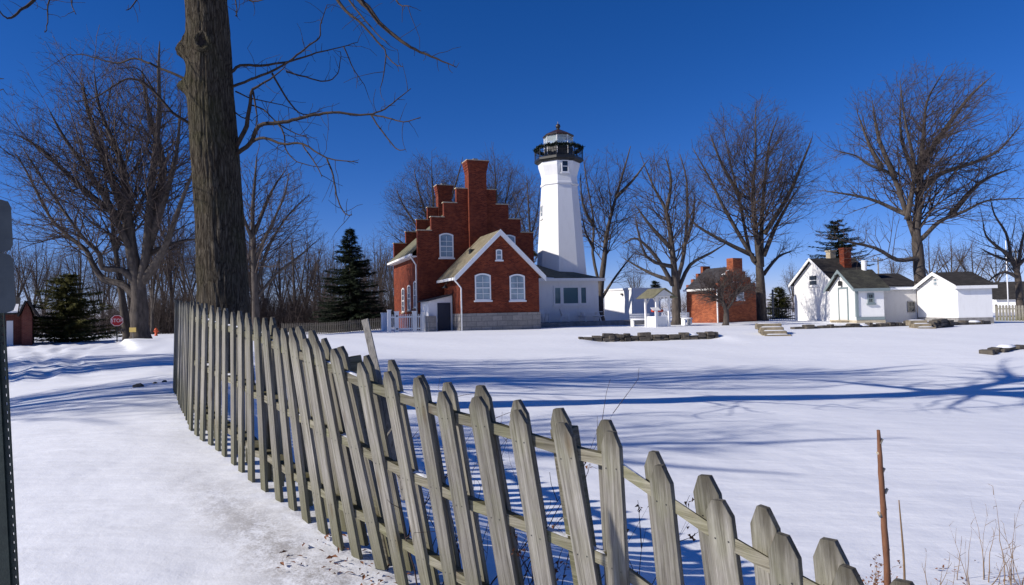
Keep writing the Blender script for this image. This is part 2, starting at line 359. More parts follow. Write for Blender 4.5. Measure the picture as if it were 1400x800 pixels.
def gz_np(X, Y):
    X = np.asarray(X, float); Y = np.asarray(Y, float); sh = X.shape; x = X.ravel(); y = Y.ravel()
    dist = np.full(x.shape, 1e9); side = np.zeros(x.shape); zf = np.zeros(x.shape)
    near = (y < 45) & (np.abs(x) < 30)
    idx = np.where(near)[0]
    for ch in np.array_split(idx, max(1, len(idx)//4000)):
        dx = x[ch][:, None]-_fine[None, :, 0]; dy = y[ch][:, None]-_fine[None, :, 1]
        d2 = dx*dx+dy*dy; k = d2.argmin(1); r = np.arange(len(ch))
        dist[ch] = np.sqrt(d2[r, k]); cr = _tan[k, 0]*dy[r, k]-_tan[k, 1]*dx[r, k]; side[ch] = np.sign(cr); zf[ch] = _fz[k]
    lawn = (-.2-.04*(np.clip(x, -6, 12)+.7))*(1-ss(20, 32, y))*(1-ss(14, 30, np.abs(x-4)))
    lawn = lawn + np.where(x < 24, .30, .30-.015*np.clip(x-24, 0, 14))*wallstep(x, y)*(1-ss(60, 200, y))
    lawn -= .08*ss(0, 1, (x-12)/6)*ss(30, 36, y)*0
    road = .04+.0*x - .12*ss(-4, -9, -x)*0
    left = road + .03*vnoise(x, y, 3.1)
    # fence travels far -> near, so the yard lies on its left-hand side
    yard = side > 0
    w_yard = 1-ss(.05, 2.6, dist); w_left = 1-ss(0.0, 6.5, dist)
    far = ss(24, 36, y)
    zy = lawn*(1-w_yard)+zf*w_yard
    zl = left*(1-w_left)+zf*w_left
    zfar = lawn*ss(-16, -10, x)+left*(1-ss(-16, -10, x)); zl = zl*(1-far)+zfar*far
    z = np.where(yard, zy, zl)
    z = np.where(dist > 1e8, np.where((y > 30) | (x > 0), zfar, left), z)
    z = z+.025*vnoise(x+7, y-3, 2.3)*(1-ss(60, 90, y))+(.05*vnoise(x, y*1.2, 7.7)+.012*vnoise(x*.55+y*.3, y*1.5-x*.3, .9))*ss(2, 7, y)*(1-ss(26, 32, y))
    # tyre tracks on the snowy road at the left
    for k, (sl, c0, cv) in enumerate(((-.62, -.6, .004), (-.62, -2.1, .004), (-.50, -5.0, -.006), (-.50, -6.5, -.006), (-.70, .5, -.003), (-.70, -.9, -.003), (-.35, -10, .012), (-.35, -11.5, .012))):
        cx = sl*y+c0+cv*(y-24)**2
        wd = ss(11, 16, y)*(1-ss(44, 58, y))*(.6+.4*np.sin(y*.7+k))
        z = z-.075*np.exp(-((x-cx)/.22)**2)*wd+.05*np.exp(-((np.abs(x-cx)-.42)/.16)**2)*wd
    z = z+.03*vnoise(x*1.1, y*.6+x*.5, 1.1)*ss(9, 14, y)*(1-ss(44, 58, y))*ss(0, 1, (-x-.42*y)/1.5)
    return z.reshape(sh)
def gz(x, y): return float(gz_np(np.array([x]), np.array([y]))[0])

def axis(lo, hi, fine, n_out, far_lo, far_hi):
    mid = np.arange(lo, hi+1e-6, fine)
    g = lambda a, b: a+(b-a)*(np.linspace(0, 1, n_out+1)[1:]**2.6)
    return np.concatenate([g(lo, far_lo)[::-1], mid, g(hi, far_hi)])
def axis2(lo, flo, fhi, hi, fine, midst, far_lo, far_hi, nf):
    g = lambda a, b: a+(b-a)*(np.linspace(0, 1, nf+1)[1:]**3)
    return np.concatenate([g(lo, far_lo)[::-1], np.arange(lo, flo, midst), np.arange(flo, fhi, fine), np.arange(fhi, hi+1e-6, midst), g(hi, far_hi)])
xs = axis2(-42, -7, 7, 40, .07, .24, -900, 900, 26); ys = axis2(-20, -.5, 15, 62, .07, .24, -200, 1600, 30)
GX, GY = np.meshgrid(xs, ys); GZ = gz_np(GX, GY)
GZ += .005*vnoise(GX, GY, .33)*(1-ss(10, 16, GY)) + .003*vnoise(GX+3, GY*1.3, .13)*(1-ss(6, 12, GY))
# hollow the snow a little round the picket feet
vs_ = np.stack([GX.ravel(), GY.ravel(), GZ.ravel()], 1)
nx, ny = len(xs), len(ys)
ii = (np.arange(ny-1)[:, None]*nx+np.arange(nx-1)[None, :]).ravel()
fs_ = np.stack([ii, ii+1, ii+nx+1, ii+nx], 1)
me = bpy.data.meshes.new('snow_ground'); me.vertices.add(len(vs_)); me.vertices.foreach_set('co', vs_.ravel())
me.loops.add(fs_.size); me.loops.foreach_set('vertex_index', fs_.ravel().astype(np.int32)); me.polygons.add(len(fs_))
me.polygons.foreach_set('loop_start', np.arange(0, fs_.size, 4, dtype=np.int32)); me.polygons.foreach_set('loop_total', np.full(len(fs_), 4, dtype=np.int32))
me.update(calc_edges=True); me.polygons.foreach_set('use_smooth', np.ones(len(fs_), bool))
# dirty trampled snow beside the fence on the road side
dirt = np.zeros(len(vs_)); sel = np.where((vs_[:, 1] < 9) & (np.abs(vs_[:, 0]) < 7) & (vs_[:, 1] > 0))[0]
for ch in np.array_split(sel, max(1, len(sel)//4000)):
    dx = vs_[ch, 0][:, None]-_fine[None, :, 0]; dy = vs_[ch, 1][:, None]-_fine[None, :, 1]; d2 = dx*dx+dy*dy; k = d2.argmin(1); r = np.arange(len(ch))
    dd = np.sqrt(d2[r, k]); sd = _tan[k, 0]*dy[r, k]-_tan[k, 1]*dx[r, k]
    along = np.exp(-((_fine[k, 1]-3.6)/1.3)**2)
    dirt[ch] = np.where(sd < 0, np.exp(-((dd-.28)/.22)**2)*along*.85, np.exp(-(dd/.35)**2)*along*.7)
a_ = me.attributes.new('dirt', 'FLOAT', 'POINT'); a_.data.foreach_set('value', dirt)
me.materials.append(M['snow']); g_ = bpy.data.objects.new('snow_ground', me); C.objects.link(g_); tag(g_, kind='structure')

# ------------------------------------------------------------------ fence
fence = thing('picket_fence', 'weathered grey wooden picket fence leaning along the snow bank in front', 'fence', (PK[0][1].x, PK[0][1].y, PK[0][1].z))
FO = V(fence.location)
def picket_mesh(seed):
    rr = random.Random(seed); w = .100/2; th = .021; c = .031*rr.uniform(.88, 1.12); h = .054*rr.uniform(.85, 1.15)
    mb = MB(); z = PL+rr.uniform(-.012, .012)
    prof = [(-w, 0), (w, 0), (w, z-h), (w-c, z), (-w+c, z+rr.uniform(-.003, .003)), (-w, z-h*rr.uniform(.9, 1.1))]
    mb.prism([(x, 0, q) for x, q in prof], (0, th, 0))
    for fz in (.115, .45, .79):
        for sx_ in (-.022, .024): q = V((sx_+rr.uniform(-.006, .006), -.0012, PL*(1-fz)+rr.uniform(-.008, .008))); mb.add([q+V((.0032*math.cos(t), 0, .0032*math.sin(t))) for t in np.linspace(0, 6.283, 7)[:-1]], [(0, 1, 2, 3, 4, 5)])
    o = mb.build('picket', 'fence_wood', None, bevel=.0012); me = o.data
    me.materials.append(M['black_iron'])
    for p in me.polygons:
        if p.index >= 8: p.material_index = 1
    return o
protos = [picket_mesh(i) for i in range(6)]
for o in protos: C.objects.unlink(o)
rnd = random.Random(4)
def tangent(i):
    a = PK[max(0, i-2)][1]; b = PK[min(len(PK)-1, i+2)][1]; t = V((b.x-a.x, b.y-a.y, 0)); return t.normalized()   # far -> near
def road_normal(i):
    t = tangent(i); n = V((t.y, -t.x, 0))
    if n.dot(V((-1, -.6, 0))) < 0: n = -n
    return n
def put_picket(T, B, n, k, roll=0, wf=1):
    z = (T-B); ln = z.length; z.normalize(); y = -n                      # mesh +y runs from the road face to the back
    y = (y-z*y.dot(z)).normalized(); x = y.cross(z)
    if roll: x = (x+y*roll).normalized(); y = z.cross(x)
    mt = Matrix((x, y, z)).transposed().to_4x4(); mt.translation = B-FO
    o = protos[k % 6].copy(); C.objects.link(o); o.name = 'picket'; o.parent = fence
    o.matrix_local = mt @ Matrix.Diagonal((wf, 1, ln/PL, 1))
    return o
RD = .085       # rail depth
def off_back(i):
    "from the road face of picket i to the face of the picket on the yard side"
    n = road_normal(i); t = tangent(i); T, B = PK[i]
    if i < 26: return -n*(RD+.022)+t*.01
    px = FRONT[i-nfar][0]; py = FRONT[i-nfar][1]; d_ = FRONT[i-nfar][4]
    dx = np.interp(px, [400, 450, 570, 650, 740, 840, 900, 975, 1061, 1157, 1400], [9, 9, 6, 4, -4, -6, -11, -13, -20, -26, -36]); dy = np.interp(px, [400, 570, 650, 740, 840, 900, 975, 1061, 1157], [9, 9, 9, 12, 18, 24, 28, 32, 32])
    return at(px+dx, py-dy, d_+.085)-at(px, py, d_)
def width_of(i):
    px = FRONT[max(0, i-nfar)][0]; return np.interp(px, [300, 400, 480, 570, 650, 740, 838, 975], [.88, .84, .76, .80, .95, .94, .86, .95])
for i, (T, B) in enumerate(PK):
    n = road_normal(i); k = rnd.randrange(6)
    j = V((rnd.gauss(0, .004), rnd.gauss(0, .004), rnd.gauss(0, .007)))
    put_picket(T+j, B+j, n, k, rnd.gauss(0, .03), width_of(i))
    if i >= 3 and (i > 12 or i % 2):
        off = off_back(i)
        if rnd.random() < .95:
            dz = V((0, 0, rnd.uniform(-.012, .012))); put_picket(T+off+dz, B+off+dz+V((0, 0, .03)), n, rnd.randrange(6), rnd.gauss(0, .03), width_of(i))
# rails: three runs of flat 2x4 between the front and back pickets
for fr in (.115, .45, .79):
    seglen = 9
    for s0 in range(0, len(PK)-1, seglen):
        pts = []; hw_ = []
        for i in range(s0, min(s0+seglen, len(PK)-1)+1):
            T, B = PK[i]; of = off_back(i); u_ = V((of.x, of.y, 0)); a0 = u_.length; u_.normalize(); lift = V((0, 0, of.z*.5))
            pts.append(T.lerp(B, fr)+lift+u_*(.0215+(a0-.0225)/2)-FO); hw_.append(-u_*((a0-.0225)/2-.001))
        mb2 = MB(); ring = []
        for q, p in enumerate(pts):
            n = hw_[q]; t = tangent(s0+q); u = n.cross(t).normalized()*.022
            if u.z < 0: u = -u
            ring += [p+n+u, p-n+u, p-n-u, p+n-u]
        fcs = [(3, 2, 1, 0)]
        for q in range(len(pts)-1):
            for k in range(4): fcs.append((q*4+k, q*4+(k+1) % 4, q*4+4+(k+1) % 4, q*4+4+k))
        e = (len(pts)-1)*4; fcs.append((e, e+1, e+2, e+3)); mb2.add(ring, fcs)
        rail = mb2.build('rail', 'rail_wood', fence)
        if fr < .5:
            for q in range(len(pts)-1):
                if s0+q < 14 or s0+q > 37 or rnd.random() < (.35 if fr < .2 else .75): continue
                a = pts[q].lerp(pts[q+1], .22); b = pts[q].lerp(pts[q+1], .80); n = hw_[q]
                h = rnd.uniform(.005, .010); pr = []
                for p_, s_ in ((a, .25), (a.lerp(b, .3), 1), (a.lerp(b, .7), .9), (b, .2)):
                    for yy, hh in ((.85, .003), (.5, h*s_), (-.5, h*s_*.9), (-.95, .003)): pr.append(p_+n*yy+V((0, 0, .0195+hh-n.z*0)))
                MB().add(pr, [(r_*4+c_, r_*4+c_+1, r_*4+c_+5, r_*4+c_+4) for r_ in range(3) for c_ in range(3)]).build('snow_strip', 'snow_cap', rail, smooth=True)
for i in (2, 13, 21, 29, 36, 42):
    if i < len(PK):
        T, B = PK[i]; n = road_normal(i); t = tangent(i); of = off_back(i); of = of+of.normalized()*.068; p0 = B+of+t*.03-FO; p1 = T.lerp(B, .08)+of+t*.03-FO
        mb = MB(); mb.beam(p0-V((0, 0, .15)), p1, .085, .085, upv=tuple(n)); mb.build('post', 'rail_wood', fence, bevel=.004)

# ------------------------------------------------------------------ bare trees
class Segs:
    def __init__(s): s.thick = []; s.thin = []
def tubes_from(segs, name, mt, parent, n=3):
    if not segs: return None
    A = np.array([[*a, *b, ra, rb] for a, b, ra, rb in segs]); P0 = A[:, :3]; P1 = A[:, 3:6]; r0 = A[:, 6]; r1 = A[:, 7]
    d = P1-P0; ln = np.linalg.norm(d, axis=1, keepdims=True); d = d/np.maximum(ln, 1e-6)
    ref = np.where(np.abs(d[:, 2:3]) > .9, np.array([[1., 0, 0]]), np.array([[0, 0, 1.]]))
    a = np.cross(d, ref); a /= np.linalg.norm(a, axis=1, keepdims=True); b = np.cross(d, a)
    vs = np.zeros((len(A), 2*n, 3))
    for k in range(n):
        t = 2*math.pi*k/n; u = a*math.cos(t)+b*math.sin(t)
        vs[:, k] = P0-d*r0[:, None]*.3+u*r0[:, None]; vs[:, n+k] = P1+u*r1[:, None]
    base_ = (np.arange(len(A))*2*n)[:, None]
    fs = np.concatenate([base_+np.array([[k, (k+1) % n, n+(k+1) % n, n+k]]) for k in range(n)], 0)
    me = bpy.data.meshes.new(name); me.vertices.add(vs.size//3); me.vertices.foreach_set('co', vs.ravel())
    me.loops.add(fs.size); me.loops.foreach_set('vertex_index', fs.ravel().astype(np.int32)); me.polygons.add(len(fs))
    me.polygons.foreach_set('loop_start', np.arange(0, fs.size, 4, dtype=np.int32)); me.polygons.foreach_set('loop_total', np.full(len(fs), 4, dtype=np.int32))
    me.update(calc_edges=True); me.polygons.foreach_set('use_smooth', np.ones(len(fs), bool)); me.materials.append(M[mt])
    o = bpy.data.objects.new(name, me); C.objects.link(o); o.parent = parent; return o
def rvec(r): return V((r.gauss(0, 1), r.gauss(0, 1), r.gauss(0, 1)))
def grow(S, r, p, d, Ln, rad, lvl, mx, env, wind, dens, upb, cnt):
    seg = (1.0, .8, .5, .36, .3)[min(lvl, 4)]*max(.6, min(1.6, Ln/ (6, 4, 2, 1, .7)[min(lvl, 4)]))
    n = max(2, int(round(Ln/seg))); st = Ln/n
    wv = (.10, .12, .14, .15, .17)[min(lvl, 4)]
    for i in range(n):
        d = (d+rvec(r)*wv+V((wind*.05, 0, upb*(.16, .12, .075, .055, .04)[min(lvl, 4)]))).normalized(); q = p+d*st
        if q.z < env[4] and lvl > 1: d.z += .3
        if env:
            ez = (q.z-env[1])/(env[3] if q.z > env[1] else env[5]); e = ((q.x-env[0].x)/env[2])**2+((q.y-env[0].y)/(env[2]))**2+ez*ez
            if e > 1.05+r.uniform(-.12, .3): return
        t0 = 1-i/n; t1 = 1-(i+1)/n; ra = rad*(.3+.7*t0); rb = rad*(.3+.7*t1)
        (S.thick if lvl <= 1 else S.thin).append((tuple(p), tuple(q), ra, rb)); cnt[0] += 1
        p = q
        if lvl < mx and (i > 0 or lvl > 1):
            nb = dens[min(lvl, 3)]; nb = int(nb)+(r.random() < nb-int(nb))
            for _ in range(nb):
                ax = d.orthogonal().normalized(); ax.rotate(Matrix.Rotation(r.uniform(0, 6.283), 3, d)); cd = d.copy()
                an = r.uniform(.55, 1.1) if lvl <= 2 else r.uniform(.38, .9); cd = (d*math.cos(an)+ax*math.sin(an)).normalized()
                cl = Ln*(.62, .55, .5, .5)[min(lvl, 3)]*(.45+.55*t1)*r.uniform(.65, 1.15)
                if cl > .22: grow(S, r, p, cd, cl, max(rb*.6, .009), lvl+1, mx, env, wind, dens, upb, cnt)
def fill_limb(S, r, pts, r0, r1, env, wind, dens, upb, start=.2, cnt=None, mx=4, every=.55, lenf=1):
    tot = sum((pts[i+1]-pts[i]).length for i in range(len(pts)-1)); acc = 0; nxt = tot*start
    for i in range(len(pts)-1):
        a, b = pts[i], pts[i+1]; sl_ = (b-a).length; d = (b-a).normalized()
        while acc+sl_ > nxt:
            f = (nxt-acc)/sl_; p = a.lerp(b, f); t = nxt/tot; rr = r0+(r1-r0)*t
            ax = d.orthogonal().normalized(); ax.rotate(Matrix.Rotation(r.uniform(0, 6.283), 3, d))
            an = r.uniform(.6, 1.2); cd = (d*math.cos(an)+ax*math.sin(an)+V((0, 0, .06))).normalized()
            grow(S, r, p, cd, lenf*(1.0+(tot*.40)*(1-t*.75))*r.uniform(.55, 1.2), max(.018, min(.075, rr*.5)), 2, mx, env, wind, dens, upb, cnt)
            nxt += every*r.uniform(.6, 1.5)
        acc += sl_
    grow(S, r, pts[-1], (pts[-1]-pts[-2]).normalized(), tot*.22*lenf, r1, 2, mx, env, wind, dens, upb, cnt)
def smooth_pts(pts, k=3):
    out = []
    n = len(pts)
    for i in range(n-1):
        p0 = pts[max(i-1, 0)]; p1 = pts[i]; p2 = pts[i+1]; p3 = pts[min(i+2, n-1)]
        for j in range(k):
            t = j/k; out.append(.5*((2*p1)+(p2-p0)*t+(2*p0-5*p1+4*p2-p3)*t*t+(3*p1-p0-3*p2+p3)*t*t*t))
    out.append(pts[-1]); return out
def bare_tree(label, base, d, limbs, env, seed, trunk_r, wind=0, dens=(1, 1.2, 1.25, 1.1), group=None, every=.55, upb=1, mx=4, spread=2.2, name='bare_tree', start=.3, lenf=1, thin_n=3, twig='twig_bark'):
    """limbs: traced runs of picture points [(x, y), ...]; the first is the main stem from the ground. env: crown centre px, top px, half width px, bottom px."""
    r = random.Random(seed); random.seed(seed)
    bp = at(base[0], base[1], d); bp.z = min(bp.z, gz(bp.x, bp.y))-.08 if abs(bp.z-gz(bp.x, bp.y)) < 1.5 else gz(bp.x, bp.y)-.05
    t = thing(name, label, 'tree', bp, 0, group); S = Segs(); cnt = [0]
    cx, ty, hw, by = env; cen = at(cx, (ty+by)/2, d)-bp; top = at(cx, ty, d).z-bp.z; bot = at(cx, by, d).z-bp.z
    ezm = bot+(top-bot)*.45
    E = (V((cen.x, 0, 0)), ezm, hw*d/FPX, top-ezm, bot*.6, max(ezm-bot, .5))
    tm = MB()
    for li, lb in enumerate(limbs):
        dy0 = 0 if li == 0 else r.uniform(-.1, .1); dy = r.uniform(-spread, spread) if li else r.uniform(-.4, .4)
        pts = []; n = len(lb)
        for i, (x, y) in enumerate(lb): pts.append(at(x, y, d)-bp+V((0, 1, 0))*(dy*(i/(n-1))**1.0*(1 if li else .5)))
        if li == 0: pts[0] = V((pts[0].x, 0, 0))
        pts = smooth_pts(pts, 3)
        ra = trunk_r if li == 0 else trunk_r*r.uniform(.36, .50); rb = .022 if li else .03
        k = len(pts); rad = [ra*(1-i/(k-1))**(1.05 if li == 0 else .85)+rb for i in range(k)]
        if li == 0: rad[0] *= 1.35
        tm.tube(pts, rad, 10 if trunk_r > .25 else 7, jit=.07)
        fill_limb(S, r, pts, ra*.55, rb, E, wind, [q*1.42 for q in dens], upb, start=(.34 if li == 0 else start), cnt=cnt, mx=mx, every=every*.55, lenf=lenf)
    tm.build('trunk', 'branch_bark', t, smooth=True, uv=False)
    tubes_from(S.thick+S.thin, 'crown', twig, t, thin_n)
    print('tree', label[:30], cnt[0])
    return t
def auto_limbs(base, top, hw, fork, k, seed):
    r = random.Random(seed); bx, by = base; tx, ty = top; H = by-ty
    L_ = [[(bx, by), (bx+(tx-bx)*.2, by-H*.25), (bx+(tx-bx)*.5+r.uniform(-4, 4), by-H*.6), (tx, by-H*.9)]]
    for i in range(k):
        s = -1 if i % 2 else 1; f = fork+r.uniform(0, .22); w = hw*r.uniform(.35, .9)*s; x0 = bx+(tx-bx)*f; y0 = by-H*f; h = H*(.95-f)*r.uniform(.55, .9)
        L_.append([(x0, y0), (x0+w*.35, y0-h*.35), (x0+w*.75, y0-h*.72), (x0+w*.95, y0-h)])
    return L_

# the wide maple at the far left
maple = bare_tree('huge wide spreading bare maple with twin trunks beside the stop sign', (190, 466), 46,
  [[(192,466),(190,430),(190,397),(181,348),(173,287),(170,243),(160,205),(137,150),(129,100)],
   [(186,420),(203,348),(214,260),(228,166),(231,106),(236,70)],
   [(190,412),(178,400),(165,389),(137,381),(121,362),(110,342),(82,320),(55,293),(22,232),(5,205)],
   [(192,396),(184,383),(172,370),(148,367),(146,348),(126,326),(82,260),(50,205)],
   [(181,348),(176,326),(148,260),(110,200),(93,160)], [(196,380),(203,348),(242,331),(270,326)], [(200,345),(225,290),(250,220),(262,150)],
   [(176,310),(150,240),(118,150),(110,110)], [(205,300),(222,230),(200,150),(190,90)], [(172,300),(130,270),(70,210),(40,190)], [(190,392),(230,345),(262,280),(285,240)]],
  (140, 48, 150, 400), 11, .62, every=.42, dens=(1, 1.25, 1.3, 1.2), lenf=1.25)
# slim second trunk of that clump
bare_tree('bare tree with a leaning grey trunk just left of the twin-trunk maple', (174, 466), 47,
  [[(176,466),(170,430),(165,392),(158,340),(150,280),(140,220)], [(164,385),(150,330),(128,290)], [(158,340),(172,280),(175,220)]], (150, 170, 60, 380), 12, .3, every=.7)
# between big trunk and spruce
bare_tree('tall bare tree seen right of the big near trunk, left of the spruce', (352, 452), 44,
  [[(350,452),(349,400),(347,340),(346,290),(350,240),(352,215)], [(349,400),(362,345),(385,300),(410,270)], [(347,360),(372,310),(392,270),(400,240)], [(346,330),(336,290),(330,250)], [(348,320),(364,260),(378,225)], [(349,410),(375,375),(405,350),(425,330)]],
  (365, 205, 72, 430), 21, .24, wind=1, every=.38, lenf=1.25)
bare_tree('slim bare tree rising between the big trunk and the spruce, multi-stemmed', (405, 452), 70,
  [[(405,452),(402,400),(400,360),(398,325)], [(404,440),(412,395),(420,350),(425,330)], [(403,430),(390,390),(384,350)], [(408,440),(428,400),(440,360)]], (408, 322, 42, 430), 22, .18, every=.6)
# behind the stepped-gable house
bare_tree('bare rounded tree rising behind the brick house, left of its tall chimney', (592, 440), 82,
  [[(592,440),(592,360),(594,310),(592,262),(590,225)], [(592,350),(570,310),(550,280),(538,255)], [(593,330),(615,280),(628,240),(634,218)], [(592,320),(575,270),(566,230)], [(594,345),(620,310),(640,270),(655,240)], [(592,370),(560,340),(535,320)]],
  (592, 210, 78, 400), 31, .35, every=.34, lenf=1.3, start=.1)
bare_tree('bare rounded tree rising behind the brick house, right of its tall chimney', (682, 440), 84,
  [[(682,440),(682,360),(680,310),(678,260),(676,222)], [(682,350),(704,300),(722,262)], [(681,330),(660,280),(652,240)], [(680,320),(694,262),(700,226)]], (680, 206, 58, 400), 32, .33, every=.34, lenf=1.3, start=.1)
bare_tree('thin bare tree standing between the brick house and the white lighthouse', (728, 440), 80,
  [[(728,440),(727,360),(724,310),(722,270),(720,240)], [(727,340),(712,300),(704,270)], [(725,325),(735,290),(738,255)]], (722, 232, 32, 400), 33, .22, every=.5, lenf=1.4, start=.1)
# right of the tower
stems2 = bare_tree('two-stemmed bare tree directly right of the white lighthouse', (822, 436), 62,
  [[(822,436),(821,400),(827,346),(830,317),(842,270),(856,222),(862,200)], [(820,392),(811,346),(813,303),(804,246),(800,215)], [(823,408),(837,384),(854,360),(866,345)], [(829,325),(838,290),(836,240)], [(842,270),(862,250),(880,225)], [(812,310),(796,280),(792,240)], [(812,340),(799,320),(793,300)]],
  (832, 196, 50, 415), 41, .30, every=.42, dens=(1, 1.1, 1.2, 1.1), lenf=1.2)
manystem = bare_tree('many-stemmed bare tree behind the little well house, in front of the brick outbuilding', (925, 441), 50,
  [[(925,441),(925,410),(923,380),(918,332),(911,289),(894,256),(880,222)], [(926,385),(934,346),(937,294),(935,250),(925,215)], [(920,390),(899,355),(870,327),(850,335)], [(928,395),(945,362),(975,345),(1000,330)], [(918,340),(890,310),(868,280)], [(934,340),(950,300),(955,260)], [(921,365),(880,352),(862,300)], [(911,289),(915,250),(905,220)], [(919,384),(890,372),(858,352)]],
  (910, 204, 66, 415), 42, .34, every=.4, dens=(1, 1.1, 1.2, 1.1), lenf=1.2)
bare_tree('tall wind-swept bare tree with several stems behind the brick outbuilding', (1041, 438), 58,
  [[(1041,438),(1040,400),(1038,365),(1036,346),(1029,270),(1032,213),(1032,150)], [(1036,362),(1027,346),(1013,270),(1003,222),(994,170)], [(1041,365),(1044,303),(1051,246),(1060,190),(1076,150)], [(1034,358),(1022,341),(989,284),(970,246),(946,203)], [(1030,350),(989,330),(951,308),(940,290)], [(1044,350),(1062,310),(1080,280),(1100,250)], [(1045,320),(1075,270),(1095,220),(1105,190)], [(1013,270),(985,230),(965,190)], [(1044,375),(1070,350),(1098,340)]],
  (1028, 130, 92, 400), 43, .42, wind=1.6, every=.38, dens=(1, 1.15, 1.25, 1.2), lenf=1.2)
bare_tree('small twiggy apple tree right before the brick outbuilding wall', (992, 442), 46,
  [[(992,442),(993,426),(988,412),(982,396),(974,384)], [(993,425),(1000,412),(1004,398),(1010,386)], [(988,412),(972,402),(956,398)], [(985,402),(990,386),(994,376)], [(1003,402),(1020,392),(1032,390)]],
  (992, 366, 48, 420), 44, .19, every=.09, dens=(1, 1.6, 1.7, 1.5), spread=1.2, upb=.3, start=.1, lenf=1.3, mx=4)
# the broad tree at the right
broad = bare_tree('largest broad bare tree rising behind the white sheds at right', (1258, 436), 50,
  [[(1259,436),(1258,384),(1254,336),(1252,316),(1257,260),(1258,224),(1262,188),(1266,140),(1286,104)],
   [(1251,325),(1236,280),(1224,244),(1214,234),(1190,224),(1174,212),(1146,204)], [(1206,230),(1188,200),(1170,156)], [(1238,292),(1234,288),(1194,268),(1134,256)],
   [(1258,262),(1262,256),(1278,240),(1314,228),(1346,212),(1370,180)], [(1255,330),(1260,324),(1278,304),(1306,292),(1334,278),(1380,276)],
   [(1256,360),(1250,354),(1222,356),(1190,340),(1150,332),(1126,324)], [(1240,300),(1241,272),(1242,232),(1226,176),(1214,120)], [(1259,226),(1285,180),(1310,140),(1330,118)], [(1256,250),(1240,190),(1245,130)], [(1300,294),(1340,250),(1385,230)], [(1224,244),(1200,190),(1190,140)]],
  (1256, 92, 152, 400), 51, .44, wind=1.2, every=.38, dens=(1, 1.2, 1.3, 1.2), lenf=1.2)
bare_tree('dark crooked bare tree at the right edge by the board fence', (1394, 436), 52,
  [[(1396,436),(1394,400),(1391,372),(1382,350),(1366,338),(1350,322),(1346,300)], [(1391,372),(1400,330),(1412,300)], [(1386,358),(1372,352),(1362,345),(1355,338)], [(1392,380),(1375,372),(1360,378),(1350,388)], [(1382,350),(1384,318),(1376,290),(1378,262)], [(1390,365),(1420,335),(1440,310)]],
  (1392, 250, 66, 415), 52, .27, every=.5, dens=(1, .9, 1.0, .9), upb=.5)
# hazy far trees: one kind, copied
far1 = bare_tree('bare slender tree in the thin wood far behind the buildings', (1300, 430), 100, auto_limbs((1300, 430), (1300, 315), 34, .25, 6, 5), (1300, 310, 40, 412), 61, .2, every=.55, group='bare trees far behind the buildings', dens=(1, 1.2, 1.3, 1.2))
far2 = bare_tree('bare slender tree in the thin wood far behind the buildings', (330, 450), 100, auto_limbs((330, 450), (330, 322), 30, .15, 6, 6), (330, 318, 36, 430), 62, .18, every=.55, group='bare trees far behind the buildings', dens=(1, 1.1, 1.2, 1.1))
rr = random.Random(9)
def far_copy(px, d, sc, src):
    p = at(px, hor(px)+12, d); p.z = gz(p.x, p.y)-.05; return copy_thing(src, p, rr.uniform(0, 6.28), sc)
for px, d, sc in ((1335, 96, .85), (1275, 110, 1.05), (1222, 105, .8), (1362, 120, 1.0), (1420, 100, 1.2)): far_copy(px, d, sc, far1)
for px, d, sc in ((255, 78, .95), (282, 90, 1.1), (312, 70, .75), (362, 85, .9), (440, 110, .95), (510, 105, 1.0), (535, 98, .8), (225, 85, 1.0), (150, 110, .9), (130, 120, .8), (60, 95, .9), (22, 100, 1.05), (-20, 80, 1.0), (485, 120, 1.0), (765, 150, .9), (870, 140, .8), (1085, 150, .8), (208, 66, .85), (236, 72, 1.1), (268, 66, .8), (298, 80, 1.15), (326, 76, .9), (346, 90, 1.1), (384, 78, .8), (418, 92, 1.0), (430, 80, .7), (455, 96, .9), (520, 90, .85), (178, 80, .9), (140, 85, .8), (110, 90, 1.0), (84, 80, .7), (46, 86, .9), (500, 84, .7), (548, 112, .9)):
    far_copy(px, d, sc, far2)
# trees standing left of the frame: only their shadows reach the picture
for src, x, y, sc, rz in ((stems2, -15, 12.6, 1.0, 1), (stems2, -16, 5.6, .75, 5.5), (manystem, -20, 16.5, 1.1, 2.4), (manystem, -23, 11.5, 1.2, 3), (broad, -38, 17, 1, 4.4)):
    o = copy_thing(src, V((x, y, gz(x, y)-.05)), rz, sc, 'bare tree standing left of the view whose shadow crosses the snow'); o['group'] = 'bare trees left of the view'

# ------------------------------------------------------------------ big near tree
TD = 12.0
tb = at(308, 545, TD); tb.z = gz(tb.x, tb.y)-.1
near = thing('big_tree', 'massive rough-barked tree trunk with burls right behind the picket fence', 'tree', tb)
ctr = [(308,560,42),(308,520,37),(307,470,34),(307,440,33),(306,400,32),(300,300,30.5),(293,200,29.5),(288,130,28.2),(285,60,27),(282,0,25.8),(278,-60,27),(274,-120,28),(271,-160,30)]
cp = [at(x, y, TD)-tb for x, y, r_ in ctr]; cr = [r_*TD/FPX for _, _, r_ in ctr]
cz = np.array([p.z for p in cp]); cx_ = np.array([p.x for p in cp]); cy_ = np.array([p.y for p in cp]); cr = np.array(cr)
nr, na = 330, 150
zs = np.linspace(cz[0], cz[-1], nr); mb = MB()
burls = [(at(256, 68, TD)-tb, .23, .19), (at(258, 118, TD)-tb, .19, .15), (at(279, 57, TD-.37)-tb, .05, .15)]
kn = at(277, 57, TD-.36)-tb
